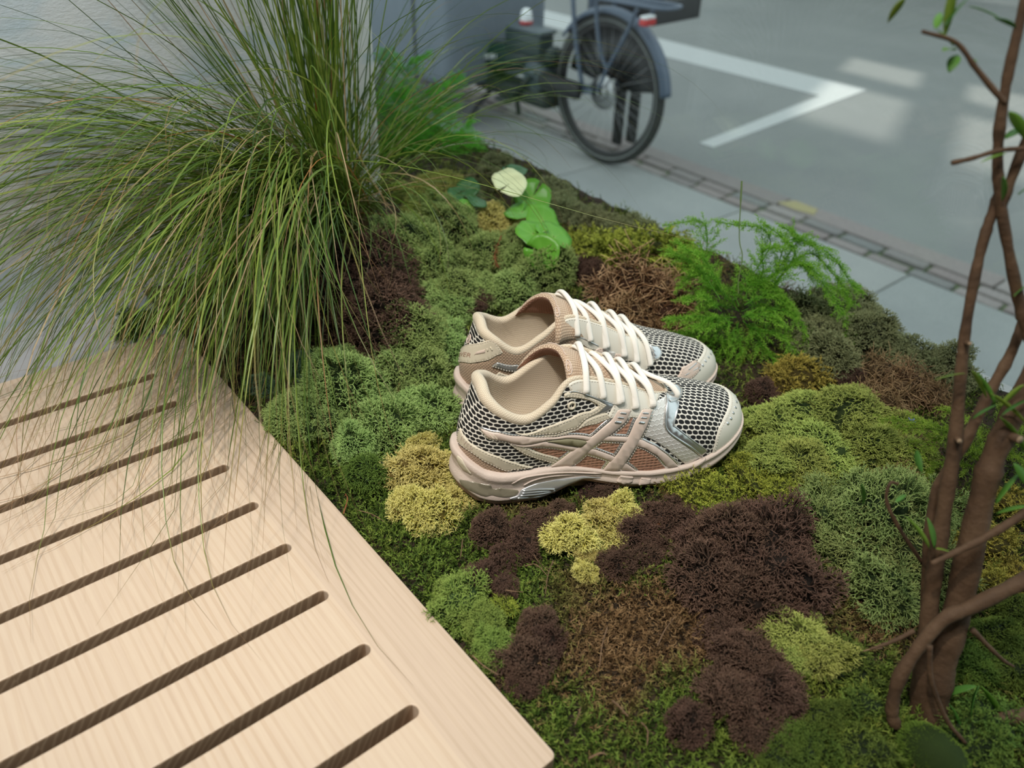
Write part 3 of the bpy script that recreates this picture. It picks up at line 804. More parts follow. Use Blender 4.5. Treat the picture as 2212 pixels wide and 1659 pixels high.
FAR_UV = {
    'heelband': [(0.4771, 0.4122), (0.5375, 0.7713), (0.5719, 0.9920), (0.5812, 0.9894), (0.6005, 0.8910), (0.5771, 0.6702), (0.5396, 0.4309), (0.4896, 0.1915), (0.4839, 0.3112)],
    'tanknit': [(0.4875, 0.1702), (0.5432, 0.4388), (0.5771, 0.6569), (0.6021, 0.8723), (0.6198, 0.8963), (0.6479, 0.8245), (0.6708, 0.8245), (0.6901, 0.8271), (0.7297, 0.6676), (0.7276, 0.5585), (0.6615, 0.1755), (0.5859, 0.2660), (0.5266, 0.0000), (0.4948, 0.0372)],
    'eyestay': [(0.6948, 0.8271), (0.7021, 0.8883), (0.7115, 0.9176), (0.7208, 0.9096), (0.7396, 0.8670), (0.7620, 0.8032), (0.7812, 0.7846), (0.7958, 0.7314), (0.8240, 0.6649), (0.8297, 0.6117), (0.8036, 0.4734), (0.7885, 0.4149), (0.7823, 0.4441), (0.7964, 0.5585), (0.7922, 0.6250), (0.7776, 0.6144), (0.7599, 0.6277), (0.7458, 0.6596), (0.7297, 0.6516), (0.7141, 0.7314)],
    'silverline': [(0.6974, 0.8404), (0.7177, 0.7926), (0.7448, 0.7340), (0.7438, 0.7074), (0.7161, 0.7739), (0.6974, 0.8218)],
    'tab': [(0.8443, 0.8537), (0.8656, 0.8059), (0.8615, 0.7154), (0.8375, 0.6144), (0.8255, 0.6197)],
    'D1': [(0.7375, 0.6622), (0.7448, 0.7101), (0.7568, 0.7021), (0.7469, 0.5505), (0.7380, 0.5559)],
    'D2': [(0.7677, 0.6941), (0.7792, 0.6968), (0.7672, 0.4441), (0.7583, 0.4601)],
    'hex': [(0.7542, 0.7074), (0.7688, 0.7048), (0.7604, 0.5080), (0.7453, 0.5319)],
    'tail': [(0.5839, 0.5904), (0.5932, 0.7048), (0.6260, 0.7553), (0.6526, 0.5798), (0.6667, 0.4548), (0.6500, 0.4601), (0.6234, 0.6250), (0.5984, 0.6117)],
    'loop': [(0.5932, 0.4495), (0.5995, 0.5559), (0.6427, 0.5027), (0.6401, 0.4149), (0.5979, 0.3989)],
    'toepanel': [(0.8453, 0.2660), (0.8708, 0.4096), (0.9073, 0.3697), (0.9135, 0.2739), (0.8958, 0.2261), (0.8656, 0.2021)],
    'tl1': [(0.8781, 0.3431), (0.9062, 0.3324)],
    'tl2': [(0.8667, 0.3059), (0.9021, 0.2739)],
    'eyelets': [(0.7161, 0.8404), (0.7323, 0.8059), (0.7521, 0.7633), (0.7797, 0.7314), (0.7979, 0.6729), (0.8188, 0.6250)],
    'heeltext': [(0.4844, 0.3085), (0.5365, 0.5585)],
    'heelmark': [(0.5417, 0.5931), (0.5464, 0.6782), (0.5641, 0.8032), (0.5661, 0.7473)],
    'hb1': [(0.5672, 0.8245), (0.5703, 0.7979)],
    'hb2': [(0.5729, 0.8777), (0.5797, 0.8404)],
}
def make_shoe(name, label, loc, rz, mirror, tilt=(0.0, 0.0)):
    root = empty(name, loc, rz, label, 'shoe', 'pair of running shoes')
    root.rotation_euler = (tilt[0], tilt[1], rz)
    my = np.array([1, -1, 1]) if mirror else np.array([1, 1, 1])
    def put(nm, V, F, m, parent=root, pat=None, label=None, smooth=True):
        V = np.asarray(V)
        me = mesh_np(nm, V * my, [tuple(f) for f in F], smooth)
        set_uv(me, pattern_of(V) if pat is None else pat)
        fix_normals(me)
        o = obj_from(nm, me, m, parent)
        if label: o['label'] = label
        return o
    def panel(nm, S, uv, h, m, parent, sv=0.085, h0=0.0, stitch=None, label=None, flat=False, **kw):
        V, F, P = patch_vf(S, uv, h, sv, h0=h0, **kw)
        o = put(nm, V, F, m, parent, pat=V[:, [0, 2]] if flat else None, label=label)
        if stitch:
            ss = stitches(S, P, sv, stitch, h + h0 + 0.0002)
            if ss:
                V2, F2 = join_vf(ss)
                q = put('stitching', V2, F2, M_STITCH, o if parent is root else parent)
                q['kind'] = 'stuff'
        return o
    def strand(nm, S, uv, r, m, parent, h=0.0, k=6, n=24, flat=1.0, label=None):
        C = smooth_path(S.ev(np.array(uv), h), n)
        rr_ = np.full(n, r); rr_[0] *= .3; rr_[-1] *= .3
        V, F = tube_vf(C, rr_, k, flat)
        return put(nm, V, F, m, parent, label=label)
    # body
    V, F = S_UP.grid_vf()
    upper = put('upper', V, F, M_MESH, label='open white knit mesh upper')
    V, F = S_LIN.grid_vf()
    pat = np.stack([np.broadcast_to((np.arange(NU) / NU * 0.46)[:, None], (NU, S_LIN.nv)), np.concatenate([np.zeros((NU, 1)), np.cumsum(np.linalg.norm(np.diff(LIN, axis=1), axis=2), 1)], 1)], 2).reshape(-1, 2)
    put('collar_lining', V, F, M_LIN, pat=pat, label='padded cream knit collar')
    ib = inner_b[::2] - np.array([0, 0, 0.001])
    V = np.vstack([ib, [[.15, 0.002, np.interp(.15, XM, ZM) + 0.010]]]); n = len(ib)
    put('insole', V, [(i, (i + 1) % n, n) for i in range(n)], M_INSOLE)
    V, F = S_MS.grid_vf()
    n0 = S_MS.nv
    F.append(tuple(i * n0 for i in range(NU))[::-1]); F.append(tuple(i * n0 + n0 - 1 for i in range(NU)))
    ms = put('midsole', V, F, M_FOAM, label='sculpted rose foam midsole')
    # outsole: thin rubber with a notched tread
    c2 = crom_closed(BASE, NU)
    fl = np.interp(c2[:, 0], [0, .02, .08, .12, .2, .3], [1.5, 1.5, 1.0, .6, .8, .6])
    o2 = c2 + bn * (0.0022 * fl + 0.0004)[:, None]
    zb0 = np.interp(o2[:, 0], XB, ZB)
    prof_o = [(0.000, 0.0022), (0.0008, 0.0015), (0.0008, -0.0012), (-0.001, -0.0022)]
    P = np.stack([np.column_stack([o2 + bn * d, zb0 + z]) for d, z in prof_o], 1)
    So = Surf(P); V, F = So.grid_vf(); F.append(tuple(i * 4 + 3 for i in range(NU)))
    outs = put('outsole', V, F, M_GUM, label='pinkish gum rubber outsole')
    lug = []
    for i in range(0, NU, 5):
        x = o2[i, 0]
        if 0.088 < x < 0.145: continue
        tdir = np.append(np.roll(o2, -1, 0)[i] - o2[i], 0); tdir /= np.linalg.norm(tdir)
        nd = np.append(bn[i], 0); p = np.append(o2[i], zb0[i] - 0.0022) - nd * 0.0042
        e = [p + a * tdir * .0020 + b * nd * .0036 + np.array([0, 0, c * .0012]) for a in (-1, 1) for b in (-1, 1) for c in (-1, 1)]
        lug.append((np.array(e), [(0, 1, 3, 2), (4, 6, 7, 5), (0, 4, 5, 1), (2, 3, 7, 6), (0, 2, 6, 4), (1, 5, 7, 3)]))
    V, F = join_vf(lug)
    q = put('tread', V, F, M_GUM, outs, smooth=False); q['kind'] = 'stuff'
    # tongue: padded, outer knit and terracotta inside
    TC = smooth_path([(.207, .004, .0785), (.190, .004, .0865), (.172, .004, .0955), (.145, .004, .1115), (.117, .004, .1255), (.101, .004, .1330), (.0935, .004, .1350)], 40)
    t_ = np.linspace(0, 1, 40)
    W = np.interp(t_, [0, .3, .7, .92, 1.0], [.010, .020, .028, .034, .031])
    dr = np.interp(t_, [0, .3, .6, 1], [.004, .010, .022, .036])
    ww = np.linspace(-1, 1, 33)
    X = np.broadcast_to(TC[:, None, 0], (40, 33)) - (np.abs(ww)[None, :] ** 2.0) * np.interp(t_, [0, .6, 1], [0, .001, .004])[:, None]
    sd = -1 if mirror else 1
    X = X - np.clip(sd * ww, 0, 1)[None, :] ** 1.3 * np.interp(t_, [0, .5, 1], [0, .003, .024])[:, None] + np.clip(-sd * ww, 0, 1)[None, :] * np.interp(t_, [0, .5, 1], [0, 0, .004])[:, None]
    # the wings reach round towards the ankle opening and down into the shoe
    Y = TC[:, None, 1] + np.sin(ww[None, :] * 1.25) / math.sin(1.25) * W[:, None]
    Z = TC[:, None, 2] - (1 - np.cos(np.abs(ww)[None, :] ** 1.15 * 1.25)) / (1 - math.cos(1.25)) * dr[:, None]
    P = np.stack([X, Y, Z], 2)
    du = np.gradient(P, axis=0); dv = np.gradient(P, axis=1)
    N = np.cross(du, dv); N /= np.linalg.norm(N, axis=2)[:, :, None] + 1e-12
    if N[20, 16, 2] < 0: N = -N
    hh = (np.interp(t_, [0, .5, .9, 1], [.0012, .0016, .0036, .0036])[:, None] * np.sqrt(np.clip(1 - np.abs(ww)[None, :] ** 10, 0, 1)) * np.sqrt(np.clip(1 - (t_[:, None]) ** 26, 0.0, 1)))[:, :, None]
    top, bot = P + N * hh, P - N * hh
    idx = np.arange(40 * 33).reshape(40, 33)
    q4 = np.stack([idx[:-1, :-1], idx[1:, :-1], idx[1:, 1:], idx[:-1, 1:]], 2).reshape(-1, 4)
    pat = np.stack([np.broadcast_to(ww[None, :] * .036, (40, 33)), np.broadcast_to((t_ * .135)[:, None], (40, 33))], 2).reshape(-1, 2)
    tong = put('tongue', top.reshape(-1, 3), q4, M_TONGUE, pat=pat[:, ::-1], label='thick beige knit tongue with stitched swirl')
    put('tongue_lining', bot.reshape(-1, 3), q4, M_TONGUE_IN, tong, pat=pat[:, ::-1], label='terracotta knit inner face')
    def on_tongue(a, b, h=0.0):
        i = np.clip(a * 39, 0, 38.999); j = np.clip((b + 1) * 16, 0, 31.999)
        i0, j0 = i.astype(int), j.astype(int); fi, fj = (i - i0)[:, None], (j - j0)[:, None]
        return (top[i0, j0] * (1 - fi) + top[i0 + 1, j0] * fi) * (1 - fj) + (top[i0, j0 + 1] * (1 - fi) + top[i0 + 1, j0 + 1] * fi) * fj + N[i0, j0] * h
    # embroidery: a spiral mark and a line of script across the tongue
    sgn = 1 if mirror else -1
    th = np.linspace(0.3, 3.6 * PI, 46); rs = np.linspace(.012, .045, 46)
    sp_ = on_tongue(0.93 + rs * np.cos(th) * 0.9, sgn * 0.42 + rs * np.sin(th) * 3.2, 0.0004)
    V1 = tube_vf(sp_, 0.00045, 5)
    s_ = np.linspace(0, 1, 60)
    sc = on_tongue(0.925 - .012 * np.sin(s_ * 30) - s_ * 0.02, sgn * (0.22 - s_ * 0.62) + 0.03 * np.cos(s_ * 30), 0.0004)
    V, F = join_vf([V1, tube_vf(sc, 0.0004, 5)])
    put('embroidery', V, F, M_PINK, tong, label='stitched spiral mark and script')
    # panels shared by both sides
    D = dict(FAR_UV if mirror else NEAR_UV)
    if mirror:
        D['eyestay'] = [(u, .985) for u in (.699, .715, .735, .755, .775, .795, .815, .832)] + D['eyestay'][9:]
        D['tanknit'] = D['tanknit'][:3] + [(u, .97) for u in (.598, .62, .645, .67, .695)] + D['tanknit'][8:]
    else:
        D['eyestay'] = [(u, .985) for u in (.302, .285, .265, .245, .225, .205, .185, .17)] + [(.1927, .883), (.2057, .787), (.2146, .71), (.2297, .6436), (.2401, .6516), (.2568, .5878), (.2672, .625), (.2583, .7633), (.2781, .8165), (.3005, .895)]
    ce = NEAR_UV['capedge']
    ce = [((u + .5) % 1 - .5, v) for u, v in ce]
    lat = [c for c in ce if c[0] > 0.012]
    med = [(-u * 1.05, v) for u, v in lat][::-1]
    cap_top = [(0.0, 0.311)]
    outline = med + cap_top + lat + [(lat[-1][0], 0.0), (0.07, 0.0), (0, 0), (-0.07, 0), (med[0][0], 0.0)]
    cap = panel('toe_cap', S_UP, outline, 0.0011, M_OFF, root, 0.075, stitch=0.0022, label='smooth off-white toe cap')
    for k, (u, v) in enumerate([((u + .5) % 1 - .5, v) for u, v in NEAR_UV['pips']] + [(-((u + .5) % 1 - .5), v) for u, v in NEAR_UV['pips'][1:]]):
        V, F, P = patch_vf(S_UP, [(u - .0028, v - .02), (u + .0028, v - .015), (u + .0028, v + .02), (u - .0028, v + .015)], 0.0004, 0.075, 0.003, 0.003, 1, 0.0011)
        put('reflective_pip', V, F, M_SILVER, cap)
    if not mirror:
        panel('vamp_panel', S_UP, D['hexvamp'], 0.0007, M_HEX, root, flat=True, label='pearly foil panel with hexagon print')
        cp = panel('side_window', S_UP, D['copper'], 0.0005, M_COPPER, root, flat=True, label='copper textured fabric inset')
        sv_ = panel('silver_wedge', S_UP, D['silverv'], 0.0006, M_SILVER, root)
        panel('heel_knit', S_UP, D['tanknit'], 0.0006, M_MESH_TAN, root, label='tan ribbed knit at the heel base')
        panel('quarter_band', S_UP, D['quarterband2'], 0.0010, M_BEIGE, root, stitch=0.0012, label='beige stitched band')
        panel('quarter_band', S_UP, D['quarterband'], 0.0012, M_BEIGE, root, stitch=0.0012, label='beige stitched chevron band')
        panel('quarter_band', S_UP, D['lowerband'], 0.0010, M_BEIGE, root, stitch=0.0013, label='beige stitched band')
        hs = panel('heel_sweep', S_UP, D['heelsweep'], 0.0012, M_BEIGE, root, stitch=0.0012, label='beige heel overlay')
        eye = panel('eyestay', S_UP, D['eyestay'], 0.0013, M_OFF, root, stitch=0.0013, label='smooth off-white lace stay')
        pp = panel('piping_panel', S_UP, D['piping'], 0.0010, M_SILVER, root, label='silver foil piping round the toe mesh')
        strand('piping', S_UP, D['piping'][:9], 0.0011, M_SILVER, pp, 0.0012)
        strand('piping', S_UP, D['piping'][9:16], 0.0008, M_SILVER, pp, 0.0010)
        def widen(uv, d):
            M = np.array(uv) * [SU, .085]; c = M.mean(0)
            P = dens(M, 0.003)
            ar = 0.5 * np.sum(P[:, 0] * np.roll(P[:, 1], -1) - np.roll(P[:, 0], -1) * P[:, 1])
            if ar < 0: P = P[::-1]
            Tn = np.roll(P, -2, 0) - np.roll(P, 2, 0)
            nr = np.stack([Tn[:, 1], -Tn[:, 0]], 1); nr /= np.linalg.norm(nr, axis=1)[:, None] + 1e-12
            return (P + nr * d) / [SU, .085]
        st = empty('side_stripes', (0, 0, 0)); st.parent = root
        for nm, hgt in (('L1', .0014), ('L2', .0013), ('D1', .0016), ('D2', .0017)):
            e = widen(D[nm], 0.0022); e[:, 1] = np.clip(e[:, 1], 0.0, 1)
            V, F, P = patch_vf(S_UP, e, hgt * 0.62, step=0.01, soft=0)
            put('stripe_border', V, F, M_SILVER, st, label='silver foil border')
            ss = stitches(S_UP, P, .085, 0.0010, hgt * 0.62 + 0.0002, 0.0017, 0.0011, 0.0003)
            V2, F2 = join_vf(ss); q = put('stitching', V2, F2, M_STITCH, st); q['kind'] = 'stuff'
            V, F, P = patch_vf(S_UP, D[nm], hgt + 0.0004, step=0.005)
            put('stripe', V, F, M_PINK, st, label='pale pink moulded stripe')
        panel('olive_inset', S_UP, D['olive'], 0.0022, M_OLIVE, st)
        for b in ('bars1', 'bars2'):
            panel('silver_bar', S_UP, D[b], 0.0025, M_SILVER, st, step=0.003)
        for b in ('e1', 'e1b', 'e2', 'e2b'):
            strand('silver_bar', S_UP, D[b], 0.0008, M_SILVER, st, 0.0022, n=8)
        tb = D['tailbars']
        strand('silver_bar', S_UP, tb[:2], 0.0005, M_BEIGE, st, 0.0018, n=8); strand('silver_bar', S_UP, tb[2:], 0.0005, M_BEIGE, st, 0.0018, n=8)
        panel('lace_tab', S_UP, D['tab'], 0.0016, M_SILVER, root, stitch=0.0014, label='silver foil tab at the front of the laces')
        # eyelet ring in the ankle mesh
        c = S_UP.ev([D['eyelet'][0]], 0.0010)[0]; nn = (S_UP.ev([D['eyelet'][0]], 0.01)[0] - c); nn /= np.linalg.norm(nn)
        a_ = np.linspace(0, 2 * PI, 20, endpoint=False)
        t1 = np.cross(nn, [0, 0, 1]); t1 /= np.linalg.norm(t1); t2 = np.cross(nn, t1)
        V, F = tube_vf(c + 0.0031 * (np.cos(a_)[:, None] * t1 + np.sin(a_)[:, None] * t2), 0.0011, 8, closed=True)
        put('eyelet', V, F, M_BEIGE, root, label='beige eyelet ring in the ankle mesh')
        strand('silver_line', S_UP, [D['silverv'][0], D['silverv'][2], D['silverv'][4], D['silverv'][5]][:3], 0.0006, M_SILVER, sv_, 0.0012, n=16)
        # sole details
        panel('gel_window', S_MS, MID_UV['gel'], 0.0007, M_GEL, ms, 0.05, label='smoky translucent heel window')
        pl = panel('shank_plate', S_MS, MID_UV['plate'], 0.0009, M_PLATE, ms, 0.05, label='silver arch plate with ridges')
        for r_ in ('r1', 'r2'):
            strand('ridge', S_MS, MID_UV[r_], 0.0009, M_FOAM, ms, 0.0002)
        for r_ in ('p1', 'p2', 'p3', 'p4'):
            strand('ridge', S_MS, MID_UV[r_], 0.0011, M_SILVER, ms, 0.0012)
        panel('heel_wedge', S_MS, MID_UV['wedge'], 0.0008, M_BEIGE, ms, 0.05)
        for r_ in ('notch1', 'notch2', 'notch3'):
            panel('forefoot_pod', S_MS, MID_UV[r_], 0.0014, M_FOAM, ms, 0.05, step=0.003)
        # medial side, plain: one stay and one overlay
        med_eye = [(1 - u, v) for u, v in D['eyestay']]
        panel('eyestay', S_UP, med_eye, 0.0013, M_OFF, root, stitch=0.0013)
        txt_uv, txt, txt_par = D['textheel'], 'EVER', hs
        eyes = [(u, v) for u, v in D['eyelets'][:5]]
    else:
        panel('quarter_knit', S_UP, D['tanknit'], 0.0006, M_MESH_TAN, root, label='tan ribbed knit side')
        hs = panel('heel_band', S_UP, D['heelband'], 0.0012, M_BEIGE, root, stitch=0.0013, label='beige heel band with raised lettering')
        q_ = np.linspace(0, 3.3 * PI, 40); ra = np.interp(q_, [0, 2 * PI, 3.3 * PI], [.0055, .0050, .0012])
        strand('heel_badge', S_UP, np.column_stack([.50 + ra * np.cos(q_) / .62, .66 + ra * np.sin(q_) / .080]), 0.0008, M_PINK, root, 0.0008, n=60, label='small pinkish swirl badge on the heel mesh')
        panel('heel_mark', S_UP, D['heelmark'], 0.0018, M_PINK, hs, step=0.003)
        for b in ('hb1', 'hb2'):
            strand('heel_mark', S_UP, D[b], 0.0010, M_BEIGE, hs, 0.0012, n=8)
        eye = panel('eyestay', S_UP, D['eyestay'], 0.0013, M_OFF, root, stitch=0.0013, label='smooth off-white lace stay')
        panel('silver_line', S_UP, D['silverline'], 0.0017, M_SILVER, eye, step=0.003)
        panel('lace_tab', S_UP, D['tab'], 0.0016, M_SILVER, root, stitch=0.0014, label='silver foil tab at the front of the laces')
        panel('vamp_panel', S_UP, D['hex'], 0.0016, M_HEX, root, label='pearly foil panel with hexagon print')
        st = empty('side_stripes', (0, 0, 0)); st.parent = root
        for b in ('D1', 'D2', 'tail'):
            panel('stripe', S_UP, D[b], 0.0019, M_PINK if b != 'tail' else M_SILVER, st, stitch=0.0009, label='moulded stripe end')
        panel('side_loop', S_UP, D['loop'], 0.0014, M_BEIGE, root, stitch=0.001)
        tp = panel('toe_panel', S_UP, D['toepanel'], 0.0017, M_PINK, root, 0.075, stitch=0.0012, label='pale pink side panel of the toe')
        for b in ('tl1', 'tl2'):
            strand('silver_line', S_UP, D[b], 0.0007, M_SILVER, tp, 0.0018, n=10)
        lat_eye = [(1 - u, v) for u, v in D['eyestay']]
        panel('eyestay', S_UP, lat_eye, 0.0013, M_OFF, root, stitch=0.0013)
        txt_uv, txt, txt_par = D['heeltext'], 'EVER', hs
        eyes = [(u, v) for u, v in D['eyelets'][:5]]
    # raised lettering on the heel
    fc = bpy.data.curves.new('lettering', 'FONT'); fc.body = txt; fc.size = 1.0
    tob = bpy.data.objects.new('tmp', fc); link(tob)
    tme = bpy.data.meshes.new_from_object(tob.evaluated_get(bpy.context.evaluated_depsgraph_get()))
    bpy.data.objects.remove(tob)
    co_ = np.array([v.co[:2] for v in tme.vertices]); wid = co_[:, 0].max()
    (u0, v0), (u1, v1) = txt_uv
    a_ = co_[:, 0] / wid
    uvt = np.column_stack([u0 + (u1 - u0) * a_, v0 - .035 + (v1 - v0) * a_ + co_[:, 1] * 0.105])
    put('lettering', S_UP.ev(uvt, 0.0016), [tuple(p.vertices) for p in tme.polygons], M_GUM if mirror else M_PINK, txt_par, smooth=False)
    bpy.data.meshes.remove(tme)
    # laces ---------------------------------------------------------
    near_e = S_UP.ev(np.array(eyes), 0.0016)                      # row that the camera faces
    far_e = S_UP.ev(np.array([((1 - u) % 1, v) for u, v in eyes]), 0.0016)
    def ridge(x):      # height of the tongue's middle line
        return np.interp(x, TC[::-1, 0], TC[::-1, 2])
    def lace(a, b, lift=0.006, r=0.0019, flat=1.55, sag=0.0):
        m = (a + b) / 2
        m = np.array([m[0], m[1], ridge(m[0]) + lift])
        qa = a + (m - a) * 0.33; qa[2] = a[2] + (m[2] - a[2]) * 0.76 + .0015
        qb = b + (m - b) * 0.33; qb[2] = b[2] + (m[2] - b[2]) * 0.76 + .0015
        ea = a + (a - m) * np.array([0, .08, 0]) - np.array([0, 0, .0035])
        eb = b + (b - m) * np.array([0, .08, 0]) - np.array([0, 0, .0035])
        C = smooth_path([ea, a + (a - m) * np.array([0, .06, 0]) + [0, 0, .0012], qa, m, qb, b + (b - m) * np.array([0, .06, 0]) + [0, 0, .0012], eb], 44)
        V, F = tube_vf(C, r, 10, flat, nref=np.array([1.0, 0, 0]))
        s = np.repeat(np.concatenate([[0], np.cumsum(np.linalg.norm(np.diff(C, axis=0), axis=1))]), 10)
        put('lace', V, F, M_LACE, lc, pat=np.column_stack([s, np.zeros(len(s))]))
    lc = empty('lacing', (0, 0, 0)); lc.parent = root
    n = len(eyes)
    for i in range(n):                     # straight bars on top, slanting runs between them underneath
        if i != 1: lace(near_e[i], far_e[i] + np.array([.003, 0, -.001]), 0.0075 + 0.0006 * (i % 2))
    for i in (1, 3, 4):
        lace(near_e[i] + np.array([.001 if i > 1 else 0, 0, 0]), far_e[i - 1] + np.array([-.002, 0, 0]), 0.0048)
    lace(near_e[2] + np.array([.002, 0, .001]), far_e[1], 0.0042)
    fr = S_UP.ev(np.array([D['eyelets'][5]]), 0.0026)[0]
    lace(fr, far_e[n - 1] + np.array([-.002, 0, 0.0]), 0.006)
    return root
SHOE_FAR = (0.2418, 0.3456, -0.017), math.radians(-25.8)
make_shoe('running_shoe', 'cream and silver running shoe, the nearer one of the pair, side stripes in full view', (0.158, 0.236, 0.0), math.radians(-23.4), False)
make_shoe('running_shoe', 'cream and silver running shoe standing behind its mate, half hidden by it', SHOE_FAR[0], SHOE_FAR[1], True)
